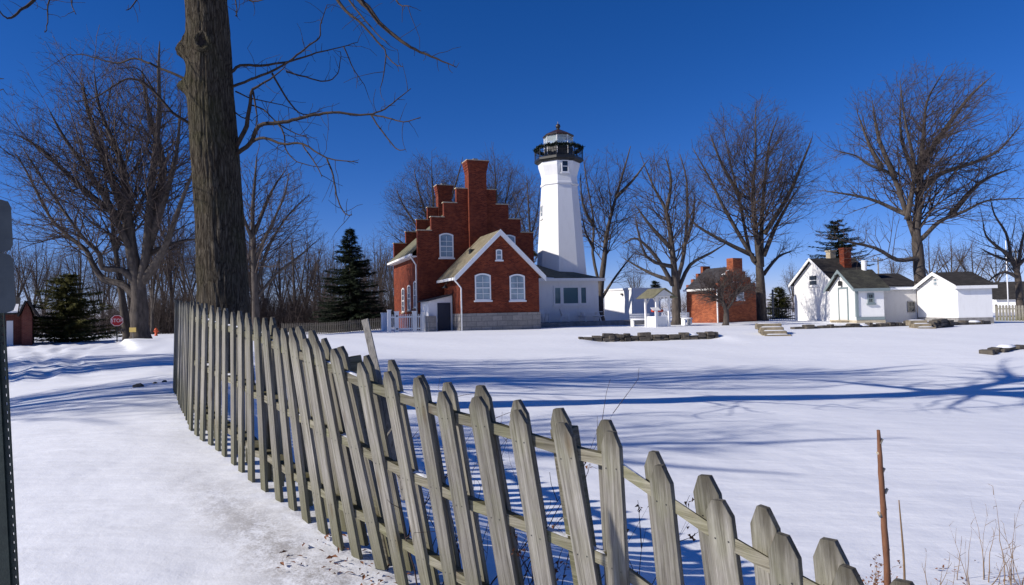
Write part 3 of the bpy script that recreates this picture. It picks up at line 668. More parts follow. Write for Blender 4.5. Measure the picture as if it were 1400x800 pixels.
for i, z in enumerate(zs):
    x0, y0, r0 = np.interp(z, cz, cx_), np.interp(z, cz, cy_), np.interp(z, cz, cr)
    for k in range(na):
        a = 2*math.pi*k/na; c_, s_ = math.cos(a), math.sin(a)
        p = V((c_*9, s_*9, z*1.5)); n1 = noise.noise(p+V((.6*noise.noise(V((c_*3, s_*3, z*2.5))), 0, 0)))
        rid = 1-abs(noise.noise(V((c_*7+3, s_*7, z*1.1+7))+V((0, 0, .5*n1))))*2
        r_ = r0*(1+.05*noise.noise(V((c_*1.5, s_*1.5, z*.5))))+.017*rid+.014*n1
        q = V((x0+c_*r_, y0+s_*r_, z))
        for b_, hgt, wd in burls:
            dd = (q-b_).length
            if dd < wd*3:
                q += V((c_, s_, 0))*hgt*math.exp(-(dd/wd)**2)*(.85+.3*noise.noise(q*14))
        dk = (V((q.x, q.z, 0))-V((kn.x, kn.z, 0))).length
        if s_ < 0 and dk < .1: q += V((0, .07*math.exp(-(dk/.06)**2), 0))
        mb.v.append(tuple(q))
for i in range(nr-1):
    for k in range(na): mb.f.append((i*na+k, i*na+(k+1) % na, (i+1)*na+(k+1) % na, (i+1)*na+k))
mb.build('trunk', 'bark', near, smooth=True, uv=False)
# the old limb scar: a rolled ring round a dark hollow
sy = None
for i in range(1):
    zk = kn.z; x0, y0, r0 = np.interp(zk, cz, cx_), np.interp(zk, cz, cy_), np.interp(zk, cz, cr)
    ang = math.asin(max(-1, min(1, (kn.x-x0)/r0))); nd = V((math.sin(ang), -math.cos(ang), 0)); cc = V((x0, y0, zk))+nd*(r0+.03)
    tx_ = V((0, 0, 1)).cross(nd)
    mb = MB(); mb.tube([cc+(tx_*math.cos(t)*.11+V((0, 0, 1))*math.sin(t)*.15)+nd*.015*math.sin(3*t) for t in np.linspace(0, 2*math.pi, 25)], [.042+.009*math.sin(5*t) for t in np.linspace(0, 2*math.pi, 25)], 8, cap=False)
    kr = mb.build('knot', 'bark', near, smooth=True, uv=False)
    mb = MB(); mb.add([cc+(tx_*math.cos(t)*.09+V((0, 0, 1))*math.sin(t)*.125)+nd*.012 for t in np.linspace(0, 2*math.pi, 21)[:-1]]+[cc-nd*.03], [(k, (k+1) % 20, 20) for k in range(20)]); mb.build('hollow', 'hollow', kr, smooth=True, uv=False)
TW = [
 ([(312,103),(329,90),(357,90),(395,84),(425,75),(455,67),(489,58)], .032, .5), ([(314,120),(342,109),(372,97),(395,84),(417,67),(436,52),(438,34),(447,7)], .028, .1),
 ([(322,202),(337,172),(342,142),(346,122),(369,109),(391,90)], .055, -.3), ([(320,213),(342,195),(354,172),(380,168),(406,163),(429,157),(455,154),(492,157),(515,154),(537,141),(562,121)], .05, -.8),
 ([(507,157),(530,161),(552,167),(575,160)], .014, -.8), ([(507,157),(526,184),(543,204),(554,204)], .012, -.8),
 ([(342,195),(361,189),(387,197),(414,197),(447,216),(489,222)], .032, -1.4), ([(447,217),(455,240),(462,274),(472,292),(481,294)], .014, -1.4),
 ([(414,199),(432,225),(440,242)], .01, -1.3), ([(375,165),(387,180),(391,204),(406,221),(434,228)], .014, -.6), ([(372,100),(395,139),(414,156),(440,152)], .018, .2),
 ([(391,98),(417,105),(444,111),(462,101),(466,71)], .014, .4), ([(470,64),(485,97),(498,116)], .009, .4),
 ([(318,150),(330,160),(345,165)], .012, .2), ([(345,122),(350,150),(352,185)], .018, -.3), ([(322,125),(345,135),(370,140),(400,148)], .012, .6), ([(340,142),(360,150),(382,170),(410,185),(420,184)], .012, -.2),
 ([(285,-170),(380,-110),(450,-45),(492,0),(507,15),(519,32),(545,54),(567,67),(597,81),(624,91)], .085, -1.5), ([(380,-112),(430,-60),(462,0),(477,19),(492,30),(515,56),(528,75),(521,120)], .04, -1.2), ([(450,-45),(477,0),(507,37),(530,60)], .02, -1.4),
 ([(450,-46),(520,-30),(545,5),(560,8)], .02, -1.4), ([(528,75),(540,88),(550,91)], .008, -1.3),
 ([(262,170),(237,155),(212,127),(190,110),(170,109),(150,122),(125,135),(105,139)], .03, -.4), ([(256,109),(225,96),(200,85),(185,80),(160,86),(140,82),(112,75),(92,75)], .026, .6),
 ([(212,127),(195,100),(180,92),(160,95)], .012, -.3), ([(235,152),(215,150),(195,118)], .010, -.4),
 ([(262,-170),(180,-120),(90,-60),(46,0),(32,11),(15,24),(5,22),(-6,6)], .05, -1.0), ([(120,-80),(80,-40),(67,0),(65,25),(62,44)], .016, -1), ([(150,-100),(105,-30),(97,0),(105,20)], .014, -1), ([(260,-150),(220,-60),(187,0),(172,14)], .02, -.8), ([(-60,90),(-20,105),(5,108)], .012, -1), ([(-60,120),(-20,126),(4,122)], .012, -1),
 ([(300,-120),(312,-30),(322,0),(324,20),(322,22)], .012, -.9), ([(300,-140),(330,-30),(340,-2),(352,1),(366,-3)], .022, -.9)]
tm = MB(); S = Segs(); r = random.Random(77); cnt = [0]; random.seed(5)
for pts, r0, dz in TW:
    n = len(pts); w = smooth_pts([at(x, y, TD+dz*(i/(n-1) if i else 0) + (0 if r0 > .02 else dz*.3))-tb for i, (x, y) in enumerate(pts)], 4)
    w = [p+V((r.gauss(0, .003), r.gauss(0, .012), r.gauss(0, .003))) if 0 < i else p for i, p in enumerate(w)]
    k = len(w); tm.tube(w, [r0*(1-i/(k-1))**.9*.72+.0058 for i in range(k)], 7, jit=.06)
    # short spurs and twigs
    for i in range(3, k):
        if r.random() < .62:
            d = (w[i]-w[i-1]).normalized(); ax = d.orthogonal(); ax.rotate(Matrix.Rotation(r.uniform(0, 6.28), 3, d)); cd = (d*.5+ax*.9+V((0, 0, r.uniform(-.3, .25)))).normalized()
            p = w[i]; ln = r.choice((.12, .2, .3, .55))*r.uniform(.7, 1.3); rr_ = .0055
            for s_ in range(4):
                q = p+cd*ln/4; S.thin.append((tuple(p), tuple(q), rr_, rr_*.8)); rr_ *= .85; cd = (cd+rvec(r)*.18+V((0, 0, -.03))).normalized(); p = q
tm.build('branch', 'near_twig_bark', near, smooth=True, uv=False)
# the crown above the frame: it throws the branching shadows over the yard
E = (V((-.3, 0, 0)), 11.5, 7.2, 7.5, 7.6, 4.5)
top = V((cx_[-1], cy_[-1], cz[-1])); lm = MB()
for az, el, ln, r0 in ((.2, 60, 7.5, .26), (2.0, 58, 7, .24), (3.6, 52, 7.5, .25), (5.0, 66, 7.5, .22), (1.1, 40, 6, .16), (4.2, 34, 6, .15), (5.8, 36, 6.5, .17), (2.8, 30, 6, .14)):
    d = V((math.cos(az)*math.cos(R(el)), math.sin(az)*math.cos(R(el)), math.sin(R(el)))); p = top-V((0, 0, .25)); pts = [p]
    for i in range(8): d = (d+rvec(r)*.1+V((0, 0, .03))).normalized(); p = p+d*ln/8; pts.append(p)
    lm.tube(pts, [r0*(1-i/8)**.8+.03 for i in range(9)], 9, jit=.06)
    fill_limb(S, r, pts, r0, .03, E, 0, (1, 1.1, 1.1, .8), 1, start=.2, cnt=cnt, mx=4, every=.38)
lm.build('limb', 'bark', near, smooth=True, uv=False)
tubes_from(S.thin+S.thick, 'crown', 'near_twig_bark', near, 4)

# ------------------------------------------------------------------ evergreens
def spruce(label, base, top, hw, d, seed, mt='needles', name='spruce_tree', droop=.25, gap=.3, power=1.0, ragged=.25, bottom=.04):
    r = random.Random(seed); b = at(*base, d); b.z = gz(b.x, b.y)-.05; H = at(*top, d).z-b.z; Rm = hw*d/FPX
    t = thing(name, label, 'tree', b); mb = MB(); mb.tube([(0, 0, 0), (0, 0, H*.5), (0, 0, H*.98)], [H*.022, H*.013, .02], 8); mb.build('trunk', 'branch_bark', t, True, False)
    vs, fs = [], []; z = H*bottom
    def blade(p, d_, ln, w):
        s_ = d_.cross(V((0, 0, 1)))
        if s_.length < .05: s_ = V((1, 0, 0))
        s_.normalize(); s_ = (s_+rvec(r)*.35).normalized(); o = len(vs); vs.extend([tuple(p-s_*w), tuple(p+s_*w), tuple(p+d_*ln)]); fs.append((o, o+1, o+2))
    while z < H*.985:
        f = z/H; rad = Rm*(1-f)**power*(.9+.2*r.random())+.06; nb = int(6+10*(1-f))
        for k in range(nb):
            a = r.uniform(0, 6.283); L_ = rad*r.uniform(1-ragged*1.6, 1+ragged*.35); p = V((0, 0, z+r.uniform(-.1, .1)*gap*2)); dr = V((math.cos(a), math.sin(a), .05-.1*(1-f)))
            n = max(3, int(L_/.14)); sg = L_/n
            for i in range(n):
                tt = i/n; d_ = (dr+V((0, 0, -droop*(1-f*.8)*(1-tt)+.22*tt*tt))).normalized(); p = p+d_*sg
                for _ in range(9):
                    sd = (d_*.75+V((-d_.y, d_.x, 0))*r.uniform(-.9, .9)+V((0, 0, r.uniform(-.55, .2)))).normalized()
                    blade(p+rvec(r)*.04, sd, r.uniform(.2, .48)*(1.1-tt*.4), r.uniform(.03, .065))
        z += gap*(.55+.6*(1-f))*r.uniform(.8, 1.2)
    c = MB(); c.v = vs; c.f = fs; c.build('crown', mt, t, uv=False); return t
spruce('dark conical spruce tree standing alone left of the brick house', (480, 449), (478, 311), 64, 62, 3, gap=.27, power=.9, ragged=.2)
spruce('olive green bushy evergreen near the stop sign at far left', (92, 469), (92, 374), 70, 48, 4, 'cedar_needles', 'evergreen_tree', droop=-.1, gap=.24, power=.6, ragged=.5)
spruce('dark ragged pine crown rising behind the white gabled house', (1150, 436), (1152, 297), 60, 70, 8, 'needles', 'pine_tree', droop=-.12, gap=.36, power=.55, ragged=.72, bottom=.5)
spruce('dark evergreen bush beside the black fence left of the white house', (1066, 438), (1064, 392), 20, 70, 6, 'cedar_needles', 'evergreen_bush', droop=-.2, gap=.25, power=.5, ragged=.3)
spruce('small dark evergreen tip showing above the flat white garage', (898, 440), (897, 382), 8, 78, 7, 'needles', 'evergreen_tree', droop=-.2, gap=.3, power=.35, ragged=.3, bottom=.5)
# low brush in the far left wood
def thicket(label, px0, px1, d, hpx, n, seed, mt='twig_bark'):
    r = random.Random(seed); segs = []
    for _ in range(n):
        px = r.uniform(px0, px1); dd = d+r.uniform(-5, 5); p = at(px, hor(px), dd); p.z = gz(p.x, p.y)-.05; h = hpx*d/FPX*r.uniform(.35, 1.05)*(.75+.25*math.sin(px*.13)); dr = (V((0, 0, 1))+rvec(r)*.22).normalized()
        for i in range(5):
            q = p+dr*h/5; segs.append((tuple(p), tuple(q), .022*(1-i/6), .022*(1-(i+1)/6)))
            for _2 in range(3):
                c = (dr+rvec(r)*.5).normalized(); q2 = q+c*h*r.uniform(.12, .3); segs.append((tuple(q), tuple(q2), .012, .006))
                segs.append((tuple(q2), tuple(q2+(c+rvec(r)*.5).normalized()*h*.14), .008, .004))
            dr = (dr+rvec(r)*.16).normalized(); p = q
    o = tubes_from(segs, 'undergrowth', mt, None, 3); tag(o, label, 'undergrowth', kind='stuff'); return o
thicket('dark leafless brush along the far edge left of the brick house', 195, 545, 72, 66, 3200, 1)
thicket('dark leafless brush behind the evergreen at far left', -60, 215, 74, 48, 1500, 2)
thicket('dark leafless brush far behind the outbuildings', 800, 1480, 125, 30, 1500, 3)

# ------------------------------------------------------------------ window / building helpers
def window(parent, c, ax, n, w, h, arch=0, bars=(1, 1), frame='white_paint', glass='glass_blind', fr=.09, sill='white_paint', sillw=.12, sash=True, name='window', label=None):
    c, ax, n = V(c), V(ax).normalized(), V(n).normalized(); u = V((0, 0, 1))
    P = lambda x, z, k: c+ax*x+u*z+n*k
    def outline(ww, zz0, zz1, ar):
        o = [(-ww/2, zz0), (ww/2, zz0), (ww/2, zz1)]
        if ar:
            for t in np.linspace(0, 1, 7)[1:-1]: x = ww/2-ww*t; o.append((x, zz1+ar*(1-(2*x/ww)**2)))
        o.append((-ww/2, zz1)); return o
    O = outline(w, 0, h, arch); I = outline(w-2*fr, fr, h-fr*.9, arch*.9); k = len(O); mb = MB(); pr = .06
    vs = [P(x, z, pr) for x, z in O]+[P(x, z, pr) for x, z in I]+[P(x, z, -.02) for x, z in O]+[P(x, z, .008) for x, z in I]
    fs = []
    for i in range(k):
        j = (i+1) % k; fs += [(i, j, k+j, k+i), (2*k+i, 2*k+j, j, i), (k+i, k+j, 3*k+j, 3*k+i)]
    mb.add(vs, fs)
    iw = w-2*fr
    if sash: mb.beam(P(-iw/2, h*.5, .035), P(iw/2, h*.5, .035), .03, .06, upv=tuple(u))
    for b in range(bars[0]):
        x = -iw/2+iw*(b+1)/(bars[0]+1); mb.beam(P(x, fr, .03), P(x, h-fr, .03), .022, .035, upv=tuple(n))
    for b in range(bars[1]):
        for half in (0, 1):
            z = fr+(h/2-fr)*(b+1)/(bars[1]+1)+half*(h/2-fr); mb.beam(P(-iw/2, z, .03), P(iw/2, z, .03), .022, .03, upv=tuple(u))
    wn = mb.build(name, frame, parent)
    if label: wn['label'] = label
    MB().add([P(x, z, .012) for x, z in I], [tuple(range(k))]).build('pane', glass, wn)
    if sill: MB().beam(P(-w/2-.08, -.05, .05), P(w/2+.08, -.05, .05), .14, .1, upv=tuple(u)).build('sill', sill, wn)
    return wn
def roof_slab(mb, e0, e1, r1, r0, th=.1):
    "e0-e1 eave edge, r0-r1 ridge edge"
    e0, e1, r0, r1 = map(V, (e0, e1, r0, r1)); n = (e1-e0).cross(r0-e0).normalized()
    if n.z < 0: n = -n
    mb.prism([e0, e1, r1, r0], n*th)

# ------------------------------------------------------------------ the stepped-gable brick house
hO = at(573, 452.5, 50); hO.z = gz(hO.x, hO.y)-.1
YAW = R(20)
H = Frame(hO, YAW)
house = thing('brick_house', 'red brick house with stepped gables and a tall central chimney', 'house', hO, YAW)
WX = H.fy(731, 400)[0]; LY = H.fx(539, 420, 0)[0]
steps_l = [(573, 590, 315.4), (590, 607.5, 297), (607.5, 625, 277.5), (625, 641, 258)]
zst = [H.fy((a+b)/2, y)[1] for a, b, y in steps_l]
xst = [0]+[H.fy(b, y)[0] for a, b, y in steps_l]
mid = WX/2; sc_ = mid*.86/xst[-1]; 
xst = [x*min(1, sc_) if sc_ < 1 else x for x in xst]
prof = [(0, 0)]
for i in range(4): prof += [(xst[i], zst[i]), (xst[i+1], zst[i])]
prof_r = [(WX-x, z) for x, z in prof[1:]][::-1]
prof = [(0, -.3)]+prof[1:]+prof_r+[(WX, -.3)]
# collapse the middle plateau
EZ = H.fx(569, 346, 0)[1]       # eave height
mb = MB(); T_ = .38
mb.prism([(x, 0, z) for x, z in prof], (0, T_, 0)); mb.prism([(x, LY-T_, z) for x, z in prof], (0, T_, 0))
mb.box(0.002, T_, T_, LY-T_, -.3, EZ); mb.box(WX-T_, WX-.002, T_, LY-T_, -.3, EZ)
mb.build('wall', 'brick', house)
cp_ = MB()
for y0 in (-.05, LY-T_-.05):
    for i in range(4):
        for a, b in ((xst[i], xst[i+1]), (WX-xst[i+1], WX-xst[i])): MB().box(a-.05, b+.04, y0, y0+T_+.1, zst[i]+.002, zst[i]+.07).build('coping', 'tan_stone', house)
    MB().box(xst[4]+.05, WX-xst[4]-.05, y0, y0+T_+.1, zst[3]+.004, zst[3]+.07).build('coping', 'tan_stone', house)
RZ = zst[3]-.55
mb = MB(); roof_slab(mb, (-.45, T_, EZ-.12), (-.45, LY-T_, EZ-.12), (mid, LY-T_, RZ), (mid, T_, RZ)); roof_slab(mb, (WX+.45, T_, EZ-.12), (WX+.45, LY-T_, EZ-.12), (mid, LY-T_, RZ), (mid, T_, RZ))
rf = mb.build('roof', 'mossy_shingles', house)
mb = MB(); mb.box(-.56, -.40, .05, LY-.05, EZ-.26, EZ-.1); mb.box(-.4, 0, .35, LY-.35, EZ-.3, EZ-.22); mb.build('gutter', 'white_paint', house)
mb = MB(); y_ = .35; mb.tube([(-.48, y_, EZ-.25), (-.3, y_, EZ-.55), (-.07, y_, EZ-.9), (-.07, y_, .2)], .055, 8); mb.build('drainpipe', 'white_paint', house, True)
# chimneys: the front one runs down the gable, the back one stands on the rear gable
def chimney(x0, x1, y0, y1, z0, z1):
    mb = MB(); mb.box(x0, x1, y0, y1, z0, z1-.95)
    for k in range(4): e = .035*k; mb.box(x0-e-.02, x1+e+.02, y0-e-.02, y1+e+.02, z1-.95+k*.19, z1-.95+(k+1)*.19)
    mb.box(x0-.15, x1+.15, y0-.15, y1+.15, z1-.19, z1-.06); c = mb.build('chimney', 'brick', house)
    MB().box(x0-.17, x1+.17, y0-.17, y1+.17, z1-.06, z1).build('cap', 'tan_stone', c)
    MB().box((x0+x1)/2-.25, (x0+x1)/2+.1, y0+.15, y0+.5, z1, z1+.16).build('flue', 'concrete', c)
ca = H.fy(641.5, 290, -.32)[0]; cb = H.fy(666, 290, -.32)[0]; CZ = H.fy(652, 219, -.32)[1]
chimney(ca, cb, -.32, .7, 0, CZ)
chimney(mid-.62, mid+.62, LY-.5, LY+.35, EZ, CZ-.1)
# the front gabled wing
xa = H.fy(607, 415)[0]; P_ = -H.fx(629.5, 400, xa)[0]
xb = H.fy(737, 400, -P_)[0]; xm = (xa+xb)/2
ez = H.fy(629, 372, -P_)[1]; pz = H.fy(683, 317, -P_)[1]; fz = H.fy(630, 429, -P_)[1]
print('house W', WX, 'L', LY, 'wing', P_, xa, xb, 'eave', EZ, 'wing eave', ez, pz, fz, 'chim', CZ)
mb = MB(); mb.prism([(xa, -P_, fz), (xb, -P_, fz), (xb, -P_, ez), (xm, -P_, pz), (xa, -P_, ez)], (0, .35, 0))
mb.box(xa+.002, xa+.35, -P_+.35, -.005, fz, ez); mb.box(xb-.35, xb-.002, -P_+.35, -.005, fz, ez); mb.build('wing_wall', 'brick', house)
MB().box(xa-.06, xb+.06, -P_-.06, -.01, -.3, fz).build('foundation', 'foundation_stone', house)
mb = MB(); ov = .45; sl_ = (pz-ez)/(xm-xa)
roof_slab(mb, (xa-ov, -P_-.25, ez-ov*sl_+.05), (xa-ov, -.01, ez-ov*sl_+.05), (xm, -.01, pz+.05), (xm, -P_-.25, pz+.05), .08)
roof_slab(mb, (xb+ov, -P_-.25, ez-ov*sl_+.05), (xb+ov, -.01, ez-ov*sl_+.05), (xm, -.01, pz+.05), (xm, -P_-.25, pz+.05), .08)
wr = mb.build('wing_roof', 'tan_shingles', house)
mb = MB()
for s_, xe in ((1, xa-ov), (-1, xb+ov)):
    a = V((xe, -P_-.3, ez-ov*sl_+.02)); b = V((xm, -P_-.3, pz+.02)); mb.prism([a+V((0, 0, .13)), b+V((0, 0, .13)), b-V((0, 0, .26)), a-V((0, 0, .26))], (0, .06, 0))
    a2 = a+V((0, .06, -.1)); b2 = b+V((0, .06, -.1)); mb.prism([a2, b2, b2-V((0, 0, .1)), a2-V((0, 0, .1))], (0, .24, 0))
mb.box(xa-ov-.1, xa-ov+.02, -P_-.25, -.02, ez-ov*sl_-.12, ez-ov*sl_+.06); mb.build('rake_trim', 'white_paint', house)
mb = MB(); mb.tube([(xa-ov, -P_-.12, ez-ov*sl_-.1), (xa-.25, -P_-.1, ez-.75), (xa+.02, -P_-.12, ez-1.1), (xa+.02, -P_-.12, .1)], .05, 8); mb.build('drainpipe', 'white_paint', house, True)
vx, vz = xa+(xm-xa)*.45, ez+(pz-ez)*.45
MB().box(xa+(xm-xa)*.50-.16, xa+(xm-xa)*.50+.16, -P_*.62, -P_*.62+.45, ez+(pz-ez)*.5-.05, ez+(pz-ez)*.5+.34).build('roof_vent', 'black_iron', wr)
for p0, p1, yt, yb in ((649.5, 670.5, 374, 411), (697, 717, 375, 411)):
    x0, z0 = H.fy(p0, yb, -P_); x1, z1 = H.fy(p1, yt, -P_); window(house, ((x0+x1)/2, -P_, z0), (1, 0, 0), (0, -1, 0), x1-x0, (z1-z0)*.93, .14, (1, 1))
x0, z0 = H.fy(678, 355.5, -P_); x1, z1 = H.fy(686, 342, -P_); window(house, ((x0+x1)/2, -P_, z0), (1, 0, 0), (0, -1, 0), x1-x0, z1-z0, .05, (0, 0), fr=.07)
x0, z0 = H.fy(601, 352.5, 0); x1, z1 = H.fy(619.5, 319.5, 0); window(house, ((x0+x1)/2, 0, z0), (1, 0, 0), (0, -1, 0), x1-x0, (z1-z0)*.94, .14, (1, 1))
x0, z0 = H.fy(696, 350, 0); x1, z1 = H.fy(704, 322, 0); window(house, (x1-(x1-x0)*1.0, 0, z0), (1, 0, 0), (0, -1, 0), 1.05, (z1-z0)*.94, .14, (1, 1))
for pxc, yt, yb in ((552, 396, 427), (560, 392, 424.5), (568.5, 386.5, 421)):
    y0, z0 = H.fx(pxc, yb, 0); y0b, z1 = H.fx(pxc, yt, 0); window(house, (0, y0, z0), (0, -1, 0), (-1, 0, 0), 1.05, z1-z0, .14, (1, 1), glass='glass_dark', sill='tan_stone')
# white lean-to entry between the wing and the main gable
pl = -H.fx(618.5, 425, xa-.06)[0]; lx = H.fy(586, 425, -pl)[0]; zl = H.fy(586, 412, -pl)[1]; zr = H.fy(617, 404, -pl)[1]
mb = MB(); mb.prism([(lx, -pl, -.2), (xa-.062, -pl, -.2), (xa-.062, -pl, zr), (lx, -pl, zl)], (0, pl-.003, 0)); mb.build('entry_porch', 'white_siding', house)
mb = MB(); roof_slab(mb, (lx-.25, -pl-.2, zl-.03), (lx-.25, -.004, zl-.03), (xa-.063, -.004, zr+.03), (xa-.063, -pl-.2, zr+.03), .07); mb.build('entry_roof', 'slate', house)
x0, z0 = H.fy(598.5, 452, -pl); x1, z1 = H.fy(615.5, 414, -pl)
mb = MB(); mb.box(x0, x1, -pl-.05, -pl+.02, 0, z1)
for a, b in ((0, .45), (.5, .95)):
    for q in (.08, .54): mb.box(x0+(x1-x0)*q, x0+(x1-x0)*(q+.38), -pl-.065, -pl-.05, z1*(a+.05), z1*(b-.02))
dr = mb.build('door', 'dark_door', house); MB().box(x1-.16, x1-.1, -pl-.1, -pl-.066, z1*.44, z1*.5).build('handle', 'black_iron', dr)
x0 = H.fy(581, 445, -pl-.8)[0]; x1 = H.fy(594, 445, -pl-.8)[0]; zt = H.fy(590, 432, -pl-.8)[1]
MB().box(lx-.25, lx+.32, -pl-.85, -pl-.01, -.3, zt).build('stone_pier', 'foundation_stone', house)
ly_, lz_ = H.fx(619, 392, xa); mb = MB(); mb.tube([(xa, ly_, lz_+.2), (xa-.35, ly_, lz_+.3), (xa-.55, ly_, lz_+.15)], .025, 6); mb.lathe([(.04, lz_+.14), (.07, lz_+.05), (.26, lz_-.08), (.24, lz_-.1)], 10, (xa-.55, ly_)); mb.build('barn_lamp', 'black_iron', house, True)

# ------------------------------------------------------------------ lighthouse
tw = at(769, 440, 58); tw.z = gz(tw.x, tw.y)-.1
light = thing('lighthouse', 'white octagonal lighthouse tower with black gallery and lantern', 'lighthouse', tw)
va = math.atan2(-tw.y, -tw.x)-R(5)   # an edge of the octagon towards the camera
zz = lambda py: at(767, py, 58).z-tw.z
pm = 58/FPX; k8 = 1/math.cos(math.pi/8)*.995
R_ = lambda wpx: wpx/2*pm*1.04
prof = [(R_(70), -.3), (R_(66), zz(375)), (R_(47.6), zz(253.5))]
mb = MB(); mb.lathe(prof, 8, rot=va); mb.build('tower_wall', 'white_brick_paint', light)
mb = MB(); mb.lathe([(R_(47.6)+.06, zz(254.5)), (R_(47.6)+.09, zz(253.8)), (R_(47.6)+.09, zz(251.6)), (R_(47.6)+.02, zz(251)), (R_(47.2), zz(242)), (R_(50), zz(236)), (R_(54.5), zz(228)), (R_(56), zz(221))], 8, rot=va); mb.build('tower_head', 'white_brick_paint', light)
mb = MB(); mb.lathe([(R_(55.5), zz(223.6)), (R_(62), zz(222)), (R_(65), zz(220.4)), (R_(65), zz(217.4)), (R_(62), zz(216.4))], 8, rot=va); mb.build('gallery_deck', 'black_iron', light)
gr = R_(63); gz0, gz1 = zz(216.4), zz(201.5)
mb = MB()
oct_ = [V((gr*math.cos(va+k*math.pi/4), gr*math.sin(va+k*math.pi/4), 0)) for k in range(8)]
for k in range(8):
    a, b = oct_[k], oct_[(k+1) % 8]; mb.tube([a+V((0, 0, gz0)), a+V((0, 0, gz1+.08))], .045, 6)
    for h in (gz1, gz0+(gz1-gz0)*.5): mb.tube([a+V((0, 0, h)), b+V((0, 0, h))], .025, 5)
    for q in range(1, 6): p = a.lerp(b, q/6); mb.tube([p+V((0, 0, gz0)), p+V((0, 0, gz1))], .013, 4)
mb.build('railing', 'black_iron', light)
mb = MB(); r = random.Random(3)
for k in range(8):       # swags of garland tied along the rail
    a, b = oct_[k], oct_[(k+1) % 8]
    for q in np.linspace(0, 1, 70):
        sag = .10*math.sin(math.pi*((q*2) % 1)); p = a.lerp(b, q)+V((0, 0, gz1-.02-sag))
        for _ in range(6):
            d_ = rvec(r).normalized(); s_ = d_.orthogonal().normalized()*.06; o = p+rvec(r)*.06; mb.add([o-s_, o+s_, o+d_*.16], [(0, 1, 2)])
mb.build('garland', 'garland_green', light, uv=False)
lr = R_(38.5); l0, l1 = gz0, zz(185.5)
MB().lathe([(lr, l0-.02), (lr, l0+(l1-l0)*.48)], 8, rot=va).build('lantern_base', 'black_iron', light)
MB().lathe([(lr*.97, l0+(l1-l0)*.48), (lr*.97, l1)], 8, rot=va, cap=False).build('lantern_glass', 'lantern_glass', light)
mb = MB()
for k in range(8):
    a = V((lr*.98*math.cos(va+k*math.pi/4), lr*.98*math.sin(va+k*math.pi/4), 0)); MB().tube([a+V((0, 0, l0+.3)), a+V((0, 0, l1))], .035, 6).build('glazing_bar', 'white_paint', light)
MB().lathe([(.3, l0+.5), (.42, l0+1.2), (.46, l0+1.6), (.4, l0+2.0), (.2, l1-.05)], 14).build('lens', 'lens_glass', light, True)
mb = MB(); mb.lathe([(R_(41), l1-.05), (R_(42), l1), (R_(40), l1+.10), (R_(12), zz(177)), (R_(5), zz(175.4)), (.12, zz(174.5)), (.12, zz(173.6))], 8, rot=va); mb.build('lantern_roof', 'lantern_roof', light)
mb = MB(); q = [(max(.02, .21*math.sin(t)), zz(171)-.23*math.cos(t)) for t in np.linspace(.15, math.pi-.05, 9)]; mb.lathe(q, 12); mb.build('vent_ball', 'lantern_roof', light, True)
p_ = V((math.cos(va)*.1, math.sin(va)*.1, 0)); MB().tube([p_+V((0, 0, zz(172))), p_+V((0, 0, zz(165)))], .03, 6).build('lightning_rod', 'concrete', light)
fa = va+math.pi/8       # front-right face (seen from the camera)
for s_, pyt, pyb, rr_ in ((1, 223.5, 240, R_(55.2)), (-1, 281, 299, R_(52.5))):
    f = va+s_*math.pi/8; nrm = V((math.cos(f), math.sin(f), 0)); ax = V((-nrm.y, nrm.x, 0)); ap = rr_*math.cos(math.pi/8)+.03
    if s_ < 0: 
        f = va-3*math.pi/8; nrm = V((math.cos(f), math.sin(f), 0)); ax = V((-nrm.y, nrm.x, 0))
    window(light, nrm*ap+V((0, 0, zz(pyb))), ax, nrm, .62, zz(pyt)-zz(pyb), 0, (0, 0), fr=.08, glass='glass_dark' if s_ > 0 else 'glass_blind', frame='white_paint', sill='white_paint')

# ------------------------------------------------------------------ white extension beside the wing, with its terrace
aY = .6
ax0 = xb+.3; ax1 = H.fy(818.5, 410, aY)[0]; aez = H.fy(780, 383, aY)[1]; ad = 6.5
ann = thing('house_extension', 'low white extension with a triple window between brick house and garage', 'extension', hO, YAW)
MB().box(ax0, ax1, aY, aY+ad, -.2, aez).build('wall', 'white_siding', ann)
mb = MB(); o_ = .4; rz_ = aez+1.55; ridge0 = V((ax0-3.0, aY+ad/2, rz_)); ridge1 = V((ax1-4.6, aY+ad/2, rz_))
e = [V((ax0-.25, aY-o_, aez+.02)), V((ax1+o_, aY-o_, aez+.02)), V((ax1+o_, aY+ad+o_, aez+.02)), V((ax0-.25, aY+ad+o_, aez+.02))]
ridge0.x = ax0-.25
mb.add(e+[ridge0, ridge1, e[0]+V((0, 0, .1)), e[1]+V((0, 0, .1)), e[2]+V((0, 0, .1)), e[3]+V((0, 0, .1))], [(0, 3, 2, 1), (6, 7, 5, 4), (7, 8, 5), (8, 9, 4, 5), (9, 6, 4), (0, 1, 7, 6), (1, 2, 8, 7), (2, 3, 9, 8), (3, 0, 6, 9)]); mb.build('roof', 'tan_shingles', ann)
sn = MB(); n0 = e[0]+V((0, 0, .1)); n1_ = n0.lerp(e[1]+V((0, 0, .1)), .42); n2_ = n0.lerp(ridge0, .42); sn.prism([n0+V((.02, .05, .01)), n1_+V((0, .05, .01)), n0.lerp(n1_, .55)*.8+n2_*.2, n2_+V((.02, 0, .01))], (0, 0, .05)); sn.build('snow_patch', 'snow_cap', ann)
MB().box(ax0-.28, ax1+o_+.03, aY-o_-.04, aY-o_-.003, aez-.1, aez+.135).build('fascia', 'white_paint', ann)
mb = MB(); wx = [H.fy(p, 405, aY)[0] for p in (756.5, 768, 792.2, 803)]; wz0 = H.fy(780, 417, aY)[1]; wz1 = H.fy(780, 391.5, aY)[1]
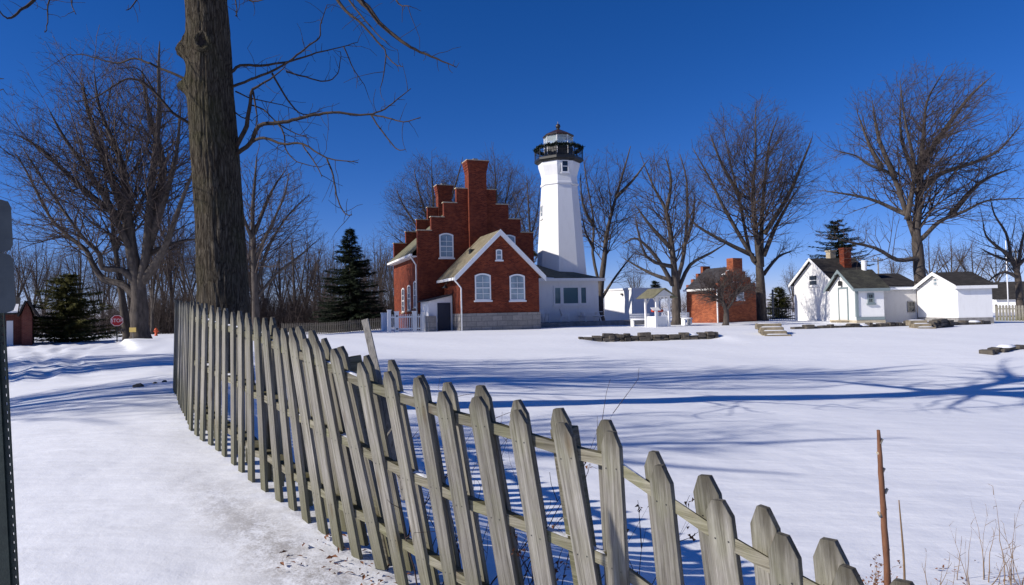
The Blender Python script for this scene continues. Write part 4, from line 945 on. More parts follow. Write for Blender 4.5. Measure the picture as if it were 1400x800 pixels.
for i in range(3): window(ann, ((wx[i]+wx[i+1])/2, aY, wz0), (1, 0, 0), (0, -1, 0), wx[i+1]-wx[i]-.01, wz1-wz0, 0, (0, 0), fr=.13, glass='glass_teal', sash=False, sill='white_paint')
ter = thing('concrete_terrace', 'low grey concrete terrace in front of the white extension', 'terrace', hO, YAW)
tx0 = xb+.08; tx1 = H.fy(884, 443, -1.8)[0]; tz1 = H.fy(780, 440.5, -1.8)[1]
MB().box(tx0, tx1, -1.8, aY-.004, -.35, tz1).build('slab', 'concrete', ter)
def chair(label, x, y, rz):
    p = H.wld((x, y, tz1)); t = thing('garden_chair', label, 'chair', p, YAW+rz, None)
    mb = MB(); mb.add([], [])
    for i in range(4): mb.box(-.26, .26, -.25+i*.13, -.25+i*.13+.11, .40, .43)
    mb.build('seat', 'white_paint', t); mb = MB()
    for i in range(5): mb.prism([(-.26+i*.106, .24, .44), (-.26+i*.106+.09, .24, .44), (-.26+i*.106+.09, .42, 1.02), (-.26+i*.106, .42, 1.02)], (0, .02, 0))
    mb.build('backrest', 'white_paint', t)
    for s_ in (-1, 1): MB().box(s_*.32-.05, s_*.32+.05, -.3, .35, .62, .65).build('armrest', 'white_paint', t)
    for s_ in (-1, 1):
        MB().beam((s_*.3, -.27, 0), (s_*.3, -.22, .62), .05, .08).build('leg', 'white_paint', t); MB().beam((s_*.3, .4, 0), (s_*.3, .24, .62), .05, .08).build('leg', 'white_paint', t)
cxs = H.fy(744, 438, -.6)[0]; chair('white garden chair tucked against the brick wing on the terrace', cxs, -.6, .2)
cxs = H.fy(773, 438, -.5)[0]; chair('white garden chair with tall slatted back under the triple window', cxs, -.5, R(75))
bxx = H.fy(806, 438, -.5)[0]; bp_ = H.wld((bxx, -.6, tz1)); t = thing('picnic_table', 'white picnic table with benches on the terrace below the triple window', 'table', bp_, YAW)
mb = MB()
for i in range(5): mb.box(-.95, .95, -.36+i*.145, -.36+i*.145+.13, .72, .76)
mb.build('tabletop', 'white_paint', t)
for s_ in (-1, 1): MB().box(-.95, .95, s_*.68-.12, s_*.68+.12, .42, .46).build('bench', 'white_paint', t)
for s_ in (-1, 1):
    mb = MB(); mb.beam((s_*.65, -.62, 0), (s_*.65, -.2, .72), .04, .1, (1, 0, 0)); mb.beam((s_*.65, .62, 0), (s_*.65, .2, .72), .04, .1, (1, 0, 0)); mb.box(s_*.65-.02, s_*.65+.02, -.78, .78, .34, .42); mb.build('leg_frame', 'white_paint', t)

# ------------------------------------------------------------------ flat-roofed garage
gO = at(866.5, 441, 62); gO.z = gz(gO.x, gO.y)-.1; G = Frame(gO, R(34))
gar = thing('garage', 'plain white flat-roofed garage behind the well house', 'garage', gO, R(34))
gl = G.fx(826, 420, 0)[0]; gw = max(3.5, G.fy(893, 420, 0)[0]); gh = G.fy(867, 396, 0)[1]
MB().box(0, gw, 0, gl, -.2, gh).build('wall', 'white_siding', gar)
MB().box(-.08, gw+.08, -.08, gl+.08, gh+.002, gh+.16).build('roof', 'white_paint', gar)
MB().box(-.09, .12, -.09, .12, -.15, gh-.003).build('corner_trim', 'white_paint', gar)
MB().lathe([(.12, gh-.45), (.1, gh-.3)], 8, (-.1, 1.4)).build('wall_lamp', 'black_iron', gar)

# ------------------------------------------------------------------ well house
wO = at(898, 444.5, 46); wO.z = gz(wO.x, wO.y)-.02; WF = Frame(wO, R(24))
well = thing('well_house', 'small open white well house with mossy gable roof', 'well house', wO, R(24))
ww = WF.fy(915, 440, 0)[0]; wd = 1.25; wh = WF.fy(898, 407, 0)[1]
for x, y in ((0, 0), (ww, 0), (0, wd), (ww, wd)): MB().box(x-.06, x+.06, y-.06, y+.06, -.1, wh).build('post', 'white_paint', well)
mb = MB()
for y in (0, wd):
    mb.box(-.07, ww+.07, y-.055, y+.055, wh+.002, wh+.12)
    for s_, x in ((1, .06), (-1, ww-.06)): mb.beam((x, y, wh-.45), (x+s_*.32, y, wh), .05, .06, (0, 1, 0))
for x in (0, ww): mb.box(x-.055, x+.055, .06, wd-.06, wh+.002, wh+.12)
mb.build('brace', 'white_paint', well)
ap = WF.fy(910.5, 394.5, -.3)[1]; ev = .5; zz0 = wh-.05
mb = MB(); roof_slab(mb, (-ev, -.35, zz0), (-ev, wd+.35, zz0), (ww/2, wd+.35, ap), (ww/2, -.35, ap), .05); roof_slab(mb, (ww+ev, -.35, zz0), (ww+ev, wd+.35, zz0), (ww/2, wd+.35, ap), (ww/2, -.35, ap), .05); mb.build('roof', 'mossy_shingles', well)
mb = MB(); mb.prism([(-ev*.6, -.2, wh+.125), (ww+ev*.6, -.2, wh+.125), (ww/2, -.2, ap-.06)], (0, .04, 0)); mb.build('gable_board', 'worn_white', well)
MB().box(.07, ww-.07, .07, wd-.07, -.1, .72).build('well_box', 'white_siding', well)
MB().tube([(.06, wd/2, 1.1), (ww-.06, wd/2, 1.1)], .09, 8).build('windlass', 'red_paint', well, True)
lec = thing('information_stand', 'low white slanted information stand in front of the well house', 'stand', at(897, 446, 45.2), R(15)); lec.location.z = gz(lec.location.x, lec.location.y)
MB().box(-.05, .05, -.05, .05, -.05, 1.12).build('post', 'white_paint', lec); MB().prism([(-.28, -.2, 1.1), (.28, -.2, 1.1), (.28, .2, 1.28), (-.28, .2, 1.28)], (0, 0, .04)).build('panel', 'worn_white', lec)
def bench(label, px, py, d, rz, L_=1.5):
    p = at(px, py, d); p.z = gz(p.x, p.y); t = thing('garden_bench', label, 'bench', p, rz)
    mb = MB()
    for i in range(4): mb.box(-L_/2, L_/2, -.25+i*.12, -.25+i*.12+.1, .42, .45)
    mb.build('seat', 'white_paint', t); mb = MB()
    for i in range(3): mb.box(-L_/2, L_/2, .24, .27, .52+i*.14, .52+i*.14+.1)
    mb.build('backrest', 'white_paint', t)
    for s_ in (-1, 1): MB().box(s_*(L_/2-.1)-.04, s_*(L_/2-.1)+.04, -.22, .28, 0, .415).build('leg', 'white_paint', t)
    sm = MB(); sm.add([(-L_/2, -.26, .452), (L_/2, -.26, .452), (L_/2, .22, .452), (-L_/2, .22, .452), (-L_/2+.06, -.2, .53), (L_/2-.06, -.2, .53), (L_/2-.06, .18, .53), (-L_/2+.06, .18, .53)], [(4, 5, 6, 7), (0, 1, 5, 4), (1, 2, 6, 5), (2, 3, 7, 6), (3, 0, 4, 7)]); sm.build('snow_cover', 'snow_cap', t, True)
    return t
bench('snow-covered white bench left of the well house', 877, 442, 50, R(15), 1.6)
bench('white bench between the many-stemmed tree and the brick outbuilding', 939, 442, 49, R(15), .7)

# ------------------------------------------------------------------ brick outbuilding
oO = at(983.5, 441.5, 54); oO.z = gz(oO.x, oO.y)-.1; OF = Frame(oO, R(27))
out = thing('brick_outbuilding', 'small brick outbuilding with slate roof and brick chimney behind the apple tree', 'outbuilding', oO, R(27))
ol = OF.fx(939, 425, 0)[0]; ow = OF.fy(1034, 420, 0)[0]; oe = OF.fx(982, 393, 0)[1]; op = OF.fy(1008, 356, 0)[1]-.55
print('out', ol, ow, oe, op)
mb = MB(); om = ow/2; sN = 3; pr = [(0, -.2)]
for i in range(sN): pr += [(om*.8*i/sN, oe+.35+(op-oe-.2)*i/sN), (om*.8*(i+1)/sN, oe+.35+(op-oe-.2)*i/sN)]
pr += [(om*.8, op+.3), (ow-om*.8, op+.3)]
for i in range(sN-1, -1, -1): pr += [(ow-om*.8*(i+1)/sN, oe+.35+(op-oe-.2)*i/sN), (ow-om*.8*i/sN, oe+.35+(op-oe-.2)*i/sN)]
pr += [(ow, -.2)]
mb.prism([(x, 0, z) for x, z in pr], (0, .3, 0)); mb.prism([(x, ol-.3, z) for x, z in pr], (0, .3, 0)); mb.box(.002, .3, .3, ol-.3, -.2, oe); mb.box(ow-.3, ow-.002, .3, ol-.3, -.2, oe); mb.build('wall', 'orange_brick', out)
mb = MB(); roof_slab(mb, (-.35, .3, oe-.1), (-.35, ol-.3, oe-.1), (om, ol-.3, op), (om, .3, op)); roof_slab(mb, (ow+.35, .3, oe-.1), (ow+.35, ol-.3, oe-.1), (om, ol-.3, op), (om, .3, op)); orf = mb.build('roof', 'slate', out)
sn = MB(); a_, b_ = V((-.1, .35, oe+.1)), V((om, .35, op+.12)); sn.prism([a_.lerp(b_, .1), a_.lerp(b_, .1)+V((0, ol*.22, 0)), a_.lerp(b_, .55)+V((0, ol*.10, 0)), a_.lerp(b_, .85)+V((0, .1, 0)), a_.lerp(b_, .85)], (0, 0, .05)); sn.build('snow_patch', 'snow_cap', orf)
MB().box(om-.5, om+.5, -.12, .6, oe, OF.fy(1005, 353, 0)[1]).build('chimney', 'orange_brick', out)
MB().box(-.45, -.3, .1, ol-.1, oe-.22, oe-.06).build('gutter', 'white_paint', out)
MB().tube([(-.06, .1, oe-.1), (-.06, .1, 0)], .06, 8).build('drainpipe', 'white_paint', out)
MB().box(-.05, ow+.05, -.05, -.002, -.2, .14).build('foundation', 'concrete', out)
x0, z0 = OF.fy(1008, 410, 0); x1, z1 = OF.fy(1015, 398, 0); window(out, ((x0+x1)/2, 0, z0), (1, 0, 0), (0, -1, 0), .8, max(.8, z1-z0), .1, (0, 0))
x0, z0 = OF.fy(1005, 385, 0); window(out, (x0, 0, z0), (1, 0, 0), (0, -1, 0), .5, .6, 0, (0, 0))

# ------------------------------------------------------------------ the white buildings at the right
def gable_building(name, label, cat, px, py, d, yaw, pxr, pxl, pye, pyp, wall, roofm, trim=None, base_h=0, base_m='tan_stone', basepx=None, ov=.3, flip=False):
    """near corner at (px,py,d); front eave wall runs right to pxr; the gable wall runs back-left to pxl; eave and peak heights from picture rows"""
    o = at(px, py, d); o.z = gz(o.x, o.y)-.1; F = Frame(o, yaw); t = thing(name, label, cat, o, yaw)
    w = F.fy(pxr, py-15, 0)[0]; l = F.fx(pxl, py-15, 0)[0]; e = F.fx(px, pye, 0)[1]
    ym = l/2
    r = ray(px, pyp); pk = e+(at(px, pyp, d).z-at(px, pye, d).z)*(d+ym)/d
    print(name, 'w', round(w, 2), 'l', round(l, 2), 'eave', round(e, 2), 'peak', round(pk, 2))
    mb = MB(); mb.prism([(0, 0, base_h), (0, l, base_h), (0, l, e), (0, ym, pk), (0, 0, e)], (w, 0, 0)); mb.build('wall', wall, t)
    mb = MB(); s_ = (pk-e)/ym; h_ = .05
    roof_slab(mb, (-ov, -ov, e-ov*s_+h_), (w+ov, -ov, e-ov*s_+h_), (w+ov, ym, pk+h_), (-ov, ym, pk+h_), .07); roof_slab(mb, (-ov, l+ov, e-ov*s_+h_), (w+ov, l+ov, e-ov*s_+h_), (w+ov, ym, pk+h_), (-ov, ym, pk+h_), .07); mb.build('roof', roofm, t)
    mb = MB()
    for ye in (-ov, l+ov):
        a = V((-ov-.04, ye, e-ov*s_+h_)); b = V((-ov-.04, ym, pk+h_)); mb.prism([a+V((0, 0, .09)), b+V((0, 0, .09)), b-V((0, 0, .14)), a-V((0, 0, .14))], (.037, 0, 0))
    mb.box(-ov, w+ov, -ov-.04, -ov-.003, e-ov*s_-.08, e-ov*s_+.11); mb.build('trim', trim or 'white_paint', t)
    if base_h: MB().box(-.04, w+.04, -.04, l+.04, -.3, base_h).build('foundation', base_m, t)
    return F, t, w, l, e, pk
# small shed, front right
F, shed, w, l, e, pk = gable_building('garden_shed', 'small square white shed with dark shingle roof, rightmost of the white buildings', 'shed', 1311, 446.5, 42, R(-3), 1357.5, 1255, 391.5, 373, 'white_siding', 'dark_shingles', base_h=.45, base_m='concrete', ov=.2)
y0, z0 = F.fx(1281, 388, 0); window(shed, (0, l/2, e+.12), (0, -1, 0), (-1, 0, 0), .5, .5, 0, (0, 0), fr=.06, glass='glass_blind', frame='worn_white', sill=None)
# main white house behind
F, wh_, w, l, e, pk = gable_building('white_house', 'tall white gabled house with dark roof left of the sheds', 'house', 1142, 441, 52, R(12), 1196, 1087, 384, 353, 'white_siding', 'dark_shingles', ov=.3)
y0, z0 = F.fx(1112.5, 391, 0); y1, z1 = F.fx(1112.5, 376, 0); window(wh_, (0, y0, z0), (0, -1, 0), (-1, 0, 0), 1.1, z1-z0, 0, (0, 0), fr=.08, glass='glass_dark')
def roof_chimney(parent, F, px0, px1, pyt, yl, mt, zb, dp=.55):
    x0, z = F.fy(px0, pyt, yl); x1, _ = F.fy(px1, pyt, yl); mb = MB(); mb.box(x0, x1, yl, yl+dp, zb, z-.12); mb.box(x0-.05, x1+.05, yl-.05, yl+dp+.05, z-.12, z); mb.build('chimney', mt, parent)
roof_chimney(wh_, F, 1153.5, 1163.5, 338.5, l/2-1.2, 'brick', e)
roof_chimney(wh_, F, 1135, 1142.5, 342, l/2+.2, 'tan_stone', e)
# back ell of that house with low roof
eo = F.wld((w+.05, .6, 0)); eo.z = wh_.location.z
ell = thing('house_ell', 'long low dark-roofed wing joining the white house behind the sheds', 'extension', eo, R(8))
EF = Frame(eo, R(8)); ew = EF.fy(1252, 410, 0)[0]; ee = EF.fy(1220, 391, 0)[1]; ep = EF.fy(1215, 375, 2)[1]
MB().box(0, ew, 0, 4.4, -.2, ee).build('wall', 'white_siding', ell)
mb = MB(); roof_slab(mb, (-.1, -.3, ee-.05), (ew+.25, -.3, ee-.05), (ew+.25, 2.2, ep), (-.1, 2.2, ep), .08); roof_slab(mb, (-.1, 4.7, ee-.05), (ew+.25, 4.7, ee-.05), (ew+.25, 2.2, ep), (-.1, 2.2, ep), .08); mb.build('roof', 'dark_shingles', ell)
mb = MB(); mb.prism([(ew-.01, 0, ee+.002), (ew-.01, 4.4, ee+.002), (ew-.01, 2.2, ep-.06)], (.04, 0, 0)); mb.build('gable_board', 'white_paint', ell)
# gabled entry building with the grey door
F, ent, w, l, e, pk = gable_building('gabled_cottage', 'low white cottage with teal-edged mossy roof and a grey-framed door', 'cottage', 1172, 440.5, 45, R(-2), 1209, 1135, 393.5, 370, 'white_siding', 'green_shingles', 'teal_trim', base_h=.28, base_m='tan_stone', ov=.28)
y0, z0 = F.fx(1160, 437.5, 0); y1, z1 = F.fx(1147.5, 395.5, 0)
yc, dw = (y0+y1)/2, abs(y1-y0)
MB().box(-.03, .02, yc-dw/2, yc+dw/2, .285, z1).build('door', 'worn_white', ent)
mb = MB(); mb.box(-.06, -.002, yc-dw/2-.13, yc-dw/2-.002, .285, z1+.12); mb.box(-.06, -.002, yc+dw/2+.002, yc+dw/2+.13, .285, z1+.12); mb.box(-.06, -.002, yc-dw/2, yc+dw/2, z1+.002, z1+.12); mb.build('door_frame', 'teal_trim', ent)
MB().box(-.55, -.05, yc-dw/2-.2, yc+dw/2+.2, -.1, .22).build('doorstep', 'step_stone', ent)
x0, z0 = F.fy(1186, 415, 0); x1, z1 = F.fy(1194.5, 401, 0); window(ent, ((x0+x1)/2, 0, z0), (1, 0, 0), (0, -1, 0), x1-x0, z1-z0, 0, (1, 0), fr=.1, glass='glass_dark', frame='teal_trim', sill='teal_trim')
MB().lathe([(.05, e+.55), (.14, e+.5), (.14, e+.2)], 8, (-.14, l/2)).build('door_lamp', 'black_iron', ent)
mb = MB()
for s_ in (-1, 1): mb.lathe([(.05, e+1.0), (.1, e+.8)], 8, (-.3, l/2+s_*.3))
mb.build('flood_lamp', 'black_iron', ent)
MB().box(-.06, w+.02, -.06, -.003, .3, .5).build('skirt_board', 'teal_trim', ent); MB().box(-.07, .1, -.07, .1, .5, e-.1).build('corner_trim', 'teal_trim', ent)
x0, z = F.fy(1179, 357, l*.45); mb = MB(); mb.lathe([(.17, pk-.5), (.17, z)], 12, (x0+.2, l*.5)); mb.lathe([(.2, z), (.2, z+.05)], 12, (x0+.2, l*.5)); mb.build('vent_stack', 'white_paint', ent, False)
# low link shed between cottage and garden shed
lo = F.wld((w+.02, 2.1, 0)); lo.z = ent.location.z
link = thing('link_shed', 'low grey-white lean-to shed filling the gap between cottage and garden shed', 'shed', lo, R(-6)); LF = Frame(lo, R(-6))
lw = LF.fy(1254, 430, 0)[0]; lh = LF.fy(1215, 396, 0)[1]; lm_ = LF.fy(1228, 430, 0)[0]
MB().box(0, lw, 0, 1.9, -.2, lh).build('wall', 'grey_siding', link)
MB().box(-.05, lw+.1, -.2, 2.0, lh+.002, lh+.1).build('roof', 'dark_shingles', link)
MB().box(.1, lw, -.22, -.15, lh-.03, lh+.13).build('snow_edge', 'snow_cap', link, bevel=.02)
x0, z0 = LF.fy(1246, 427, 0); window(link, (x0, 0, z0), (1, 0, 0), (0, -1, 0), .5, .75, 0, (1, 0), fr=.07, glass='glass_dark', frame='old_wood', sill=None)

# ------------------------------------------------------------------ rubble retaining walls and stone steps
def rubble(label, pts, h, seed, name='stone_wall', gap=0):
    r = random.Random(seed); c = pts[0]; t = MB(); sm = MB()
    for a, b in zip(pts[:-1], pts[1:]):
        a, b = V(a), V(b); L_ = (b-a).length; d = (b-a)/L_; nn = V((-d.y, d.x, 0)); s_ = 0
        while s_ < L_:
            wd = r.uniform(.18, .6); z = r.uniform(-.10, .02)
            while z < h*.95:
                hh = r.uniform(.10, .24); p = a+d*(s_+wd/2)-nn*r.uniform(-.06, .08); p = p-V(c)
                g0 = gz(*(a+d*s_).xy)*0
                q = [V((x*wd*.48*r.uniform(.85, 1.05), y*.22, zz_*hh*.48*r.uniform(.85, 1.1))) for zz_ in (-1, 1) for x, y in ((-1, -1), (1, -1), (1, 1), (-1, 1))]
                q = [p+d*v_.x+nn*(v_.y+r.uniform(-.04, .04))+V((0, 0, z+hh/2+v_.z)) for v_ in q]
                t.add(q, [(0, 3, 2, 1), (4, 5, 6, 7), (0, 1, 5, 4), (1, 2, 6, 5), (2, 3, 7, 6), (3, 0, 4, 7)]); z += hh
            if r.random() < .16:
                p = a+d*(s_+wd/2)-V(c)+V((0, 0, z)); e = MB(); q = [p+d*x*wd*.55+nn*y*.24+V((0, 0, k)) for k, f in ((-.02, 1), (.08, .6)) for x, y in ((-f, -f), (f, -f), (f, f), (-f, f))]
                sm.add(q, [(4, 5, 6, 7), (0, 1, 5, 4), (1, 2, 6, 5), (2, 3, 7, 6), (3, 0, 4, 7)])
            s_ += wd
    e = thing(name, label, 'stone wall', c); t.build('stones', 'rubble', e, bevel=.02)
    if sm.v: sm.build('snow_cap', 'snow_cap', e, True)
    return e
def gp(px, py, d): p = at(px, py, d); return p
a = gp(790, 468, 33.3); pts = []
for px in (790, 830, 880, 930, 976):
    p = at(px, 460, 33.5); p.y = 33.3+.02*(p.x-8); p.z = -.10; pts.append(p)
rubble('low dark rubble retaining wall below the well house, patched with snow', pts, .36, 1)
pts = []
for px, d in ((1084, 37), (1120, 37.2), (1160, 37.4), (1200, 37.6), (1238, 37.8), (1290, 38.2), (1345, 39)):
    p = at(px, 452, d); p.z = gz(p.x, p.y-.3)-.14; pts.append(p)
rubble('thin rubble edging buried in snow before the white cottage', pts, .24, 2)
pts = []
for px, py, d in ((1346, 497, 25.5), (1362, 494, 26), (1385, 491.5, 26.6), (1420, 489, 27)):
    p = at(px, py, d); p.z = gz(p.x, p.y)-.15; pts.append(p)
rubble('row of flat stones poking through the snow at the far right', pts, .14, 3, 'stone_edging')
def stone_steps(label, px, py, d, rz, n, wd, seed):
    r = random.Random(seed); p = at(px, py, d); p.z = gz(p.x, p.y)-.1; t = thing('stone_steps', label, 'steps', p, rz)
    for i in range(n):
        mb = MB(); z = .17*i; q = []
        for zz_ in (0, 1):
            for x, y in ((-wd/2, 0), (wd/2, 0), (wd/2, .75), (-wd/2, .75)): q.append((x+r.uniform(-.05, .05)-i*.08, i*.34+y+r.uniform(-.03, .03), z-.12+zz_*.29))
        mb.add(q, [(0, 3, 2, 1), (4, 5, 6, 7), (0, 1, 5, 4), (1, 2, 6, 5), (2, 3, 7, 6), (3, 0, 4, 7)]); s = mb.build('step', 'step_stone', t, bevel=.03)
        sm = MB(); zz_ = z+.171; h = .03; sm.add([(-wd/2-i*.08+.1, i*.34+.06, zz_), (wd/2-i*.08-.1, i*.34+.06, zz_), (wd/2-i*.08-.1, i*.34+.6, zz_), (-wd/2-i*.08+.1, i*.34+.6, zz_), (-wd/2-i*.08+.2, i*.34+.14, zz_+h), (wd/2-i*.08-.2, i*.34+.14, zz_+h), (wd/2-i*.08-.2, i*.34+.55, zz_+h), (-wd/2-i*.08+.2, i*.34+.55, zz_+h)], [(4, 5, 6, 7), (0, 1, 5, 4), (1, 2, 6, 5), (2, 3, 7, 6), (3, 0, 4, 7)])
        sm.build('snow_cover', 'snow_cap', s, True)
    return t
stone_steps('larger flight of tan stone steps between the two rubble walls', 1064, 465, 32.5, R(-12), 4, 1.15, 1)
stone_steps('smaller tan stone steps sunk in snow before the garden shed', 1268, 467, 34.5, R(-14), 3, .85, 2)
p = [at(1275, 460, 35.2), at(1300, 462, 35.8)]
pts = []
for q in (at(1272, 462, 35), at(1296, 460, 36)): q.z = gz(q.x, q.y)-.1; pts.append(q)
rubble('short heap of dark rubble right beside the smaller stone steps', pts, .4, 8)

# ------------------------------------------------------------------ far fences and gate
def far_fence(name, label, a, b, h, wd, gap, mt, cat='fence', rails=(.25, .75), pointed=True, post_every=2.4):
    t = thing(name, label, cat, a); d = (b-a); d.z = 0; L_ = d.length; d.normalize(); n = V((-d.y, d.x, 0))
    pk = MB(); s_ = 0
    while s_ < L_:
        p = d*s_+V((0, 0, gz(a.x+d.x*s_, a.y+d.y*s_)-a.z)); w = wd
        pr = [p, p+d*w, p+d*w+V((0, 0, h-.06)), p+d*w*.5+V((0, 0, h)), p+V((0, 0, h-.06))] if pointed else [p, p+d*w, p+d*w+V((0, 0, h)), p+V((0, 0, h))]
        pk.prism(pr, n*.02); s_ += wd+gap
    pk.build('pickets', mt, t)
    for f in rails:
        mb = MB(); k = max(2, int(L_/2))
        for i in range(k):
            p0 = d*L_*i/k; p1 = d*L_*(i+1)/k; z0 = gz(a.x+p0.x, a.y+p0.y)-a.z; z1 = gz(a.x+p1.x, a.y+p1.y)-a.z
            mb.beam(p0+n*.05+V((0, 0, z0+h*f)), p1+n*.05+V((0, 0, z1+h*f)), .05, .08)
        mb.build('rail', mt, t)
    k = max(1, int(L_/post_every))
    for i in range(k+1):
        p = d*L_*i/k; z0 = gz(a.x+p.x, a.y+p.y)-a.z; MB().box(p.x-.05+n.x*.12, p.x+.05+n.x*.12, p.y-.05+n.y*.12, p.y+.05+n.y*.12, z0-.2, z0+h+.03).build('post', mt, t)
    return t
a, b = at(385, 458, 56), at(526, 458, 54); a.z = gz(a.x, a.y); b.z = gz(b.x, b.y)
far_fence('dark_picket_fence', 'dark unpainted picket fence in the distance below the spruce', a, b, .95, .085, .075, 'dark_fence_wood')
a, b = at(1362, 437, 50), at(1425, 437, 48); a.z = gz(a.x, a.y); b.z = gz(b.x, b.y)
far_fence('board_fence', 'pale weathered board fence right of the garden shed', a, b, 1.15, .14, .05, 'fence_wood')
a, b = at(1046, 442, 60), at(1092, 442, 60); a.z = gz(a.x, a.y); b.z = gz(b.x, b.y)
far_fence('iron_fence', 'low black fence between brick outbuilding and white house', a, b, 1.1, .04, .12, 'black_iron', rails=(.12, .9), pointed=False)
# white gate and fence before the brick house
g0 = H.wld((H.fy(532.5, 454, -1.5)[0], -1.5, 0)); g1 = H.wld((H.fy(578, 454, -1.5)[0], -1.5, 0)); g0.z = gz(g0.x, g0.y); g1.z = gz(g1.x, g1.y)
gate = thing('white_gate', 'white picket gate with square posts at the corner of the brick house', 'gate', g0, math.atan2(g1.y-g0.y, g1.x-g0.x)); gL = (g1-g0).length
mb = MB(); s_ = .1
while s_ < gL: mb.box(s_, s_+.045, -.02, .0, .08, 1.22); s_ += .13
mb.build('pickets', 'white_paint', gate); mb = MB(); mb.box(0, gL, .002, .05, .98, 1.08); mb.box(0, gL, .002, .05, .15, .25); mb.build('rail', 'white_paint', gate)
for f, wd, hh in ((0, .24, 1.5), (.22, .3, 1.38), (.76, .3, 1.38), (1, .16, 1.3)):
    ps = MB(); ps.box(gL*f-wd/2, gL*f+wd/2, -.06, .1, -.1, hh).box(gL*f-wd/2-.03, gL*f+wd/2+.03, -.09, .13, hh, hh+.06); pp = ps.build('gate_post', 'white_paint', gate)
    if f in (.22,):
        for z in (.2, 1.1): MB().box(gL*f-.06, gL*f+.06, -.09, -.06, z-.05, z+.05).build('hinge', 'black_iron', pp)
a = at(527.5, 456, 51.5); a.z = gz(a.x, a.y); pp = thing('fence_post', 'thick white square post left of the white gate', 'post', a, YAW); MB().box(-.2, .2, -.2, .9, -.1, 1.3).build('panel', 'white_paint', pp); MB().box(-.24, .24, -.24, .94, 1.302, 1.37).build('cap', 'white_paint', pp)

# ------------------------------------------------------------------ far left: house, stop sign, small signs
fo = at(30, 470, 44); fo.z = gz(fo.x, fo.y)-.1; FF = Frame(fo, R(34))
fh = thing('distant_house', 'dark brick house with snow on its roof edge at the far left', 'house', fo, R(34))
x1 = FF.fy(44, 440, 0)[0]; ze = FF.fy(20, 430, 0)[1]; zp = FF.fy(38, 413, 0)[1]
MB().box(-6, 0, 0, 7, -.2, ze).build('wall', 'dark_brick', fh)
MB().prism([(0.004, -.6, -.2), (x1, -.6, -.2), (x1, -.6, ze), (x1/2, -.6, zp), (0.004, -.6, ze)], (0, 7, 0)).build('gable_wall', 'dark_brick', fh)
mb = MB(); roof_slab(mb, (-.15, -.9, ze-.15), (-.15, 6.6, ze-.15), (x1/2, 6.6, zp+.05), (x1/2, -.9, zp+.05), .1); roof_slab(mb, (x1+.3, -.9, ze-.2), (x1+.3, 6.6, ze-.2), (x1/2, 6.6, zp+.05), (x1/2, -.9, zp+.05), .1)
roof_slab(mb, (-6.2, -.4, ze), (-.16, -.4, ze), (-.16, 3.4, ze+1.1), (-6.2, 3.4, ze+1.1), .1); frf = mb.build('roof', 'dark_shingles', fh)
sm = MB(); roof_slab(sm, (-6.2, -.42, ze+.11), (-.2, -.42, ze+.11), (-.2, 1.2, ze+.6), (-6.2, 1.2, ze+.6), .1); sm.build('snow_cover', 'snow_cap', frf)
xd0 = FF.fy(9, 450, 0)[0]; xd1 = FF.fy(18, 450, 0)[0]; MB().box(xd0, xd1, -.06, -.002, 0, ze-.4).build('door', 'white_paint', fh)
s0 = at(160, 467, 46); s0.z = gz(s0.x, s0.y)
st = thing('stop_sign', 'red octagonal stop sign on a dark post near the twin-trunk maple', 'sign', s0, math.atan2(-s0.x, s0.y)*-1*-1)
st.rotation_euler = (0, 0, math.atan2(s0.y, s0.x)-math.pi/2)
cz_ = at(160, 438.5, 46).z-s0.z; rs = .40
MB().box(-.035, .035, .01, .06, -.2, cz_+.4).build('post', 'post_green', st)
oc = [(rs*math.cos(math.pi/8+k*math.pi/4), rs*math.sin(math.pi/8+k*math.pi/4)) for k in range(8)]
mb = MB(); mb.prism([(x, -.012, cz_+z) for x, z in oc], (0, .018, 0)); pl_ = mb.build('sign_plate', 'stop_red', st)
mb = MB(); k = len(oc); vs = [(x*.965, -.015, cz_+z*.965) for x, z in oc]+[(x*.9, -.015, cz_+z*.9) for x, z in oc]; mb.add(vs, [(i, (i+1) % 8, 8+(i+1) % 8, 8+i) for i in range(8)]); mb.build('border', 'sign_white', pl_)
fc = bpy.data.curves.new('lettering', 'FONT'); fc.body = 'STOP'; fc.size = .34; fc.align_x = 'CENTER'; fc.align_y = 'CENTER'; fc.extrude = .001
fo_ = bpy.data.objects.new('lettering_source', fc); dg = bpy.context.evaluated_depsgraph_get(); C.objects.link(fo_); bpy.context.view_layer.update()
tme = bpy.data.meshes.new_from_object(fo_.evaluated_get(bpy.context.evaluated_depsgraph_get())); bpy.data.objects.remove(fo_)
for v_ in tme.vertices: v_.co = V((v_.co.x*.85, -.017-v_.co.z, cz_+v_.co.y))
tme.materials.clear(); tme.materials.append(M['sign_white']); to = bpy.data.objects.new('lettering', tme); C.objects.link(to); to.parent = pl_
q = at(181.5, 451, 45.2); mb = MB(); ns = thing('notice_board', 'small yellow notice fixed at the foot of the maple trunks', 'sign', q)
MB().box(-.22, .22, -.02, .02, -.15, .15).build('panel', 'yellow', ns); gq = gz(q.x, q.y)-q.z; MB().box(-.03, .03, .022, .07, gq-.1, .1).build('post', 'old_wood', ns)
q = at(213.5, 464, 60); q.z = gz(q.x, q.y); hy = thing('fire_hydrant', 'small orange hydrant in the snow right of the maple trunks', 'hydrant', q)
MB().lathe([(.14, -.05), (.14, .08), (.11, .1), (.11, .5), (.15, .52), (.15, .56), (.11, .62), (.04, .7)], 12).build('body', 'orange', hy, True); MB().tube([(-.2, 0, .4), (.2, 0, .4)], .06, 8).build('nozzle', 'orange', hy)

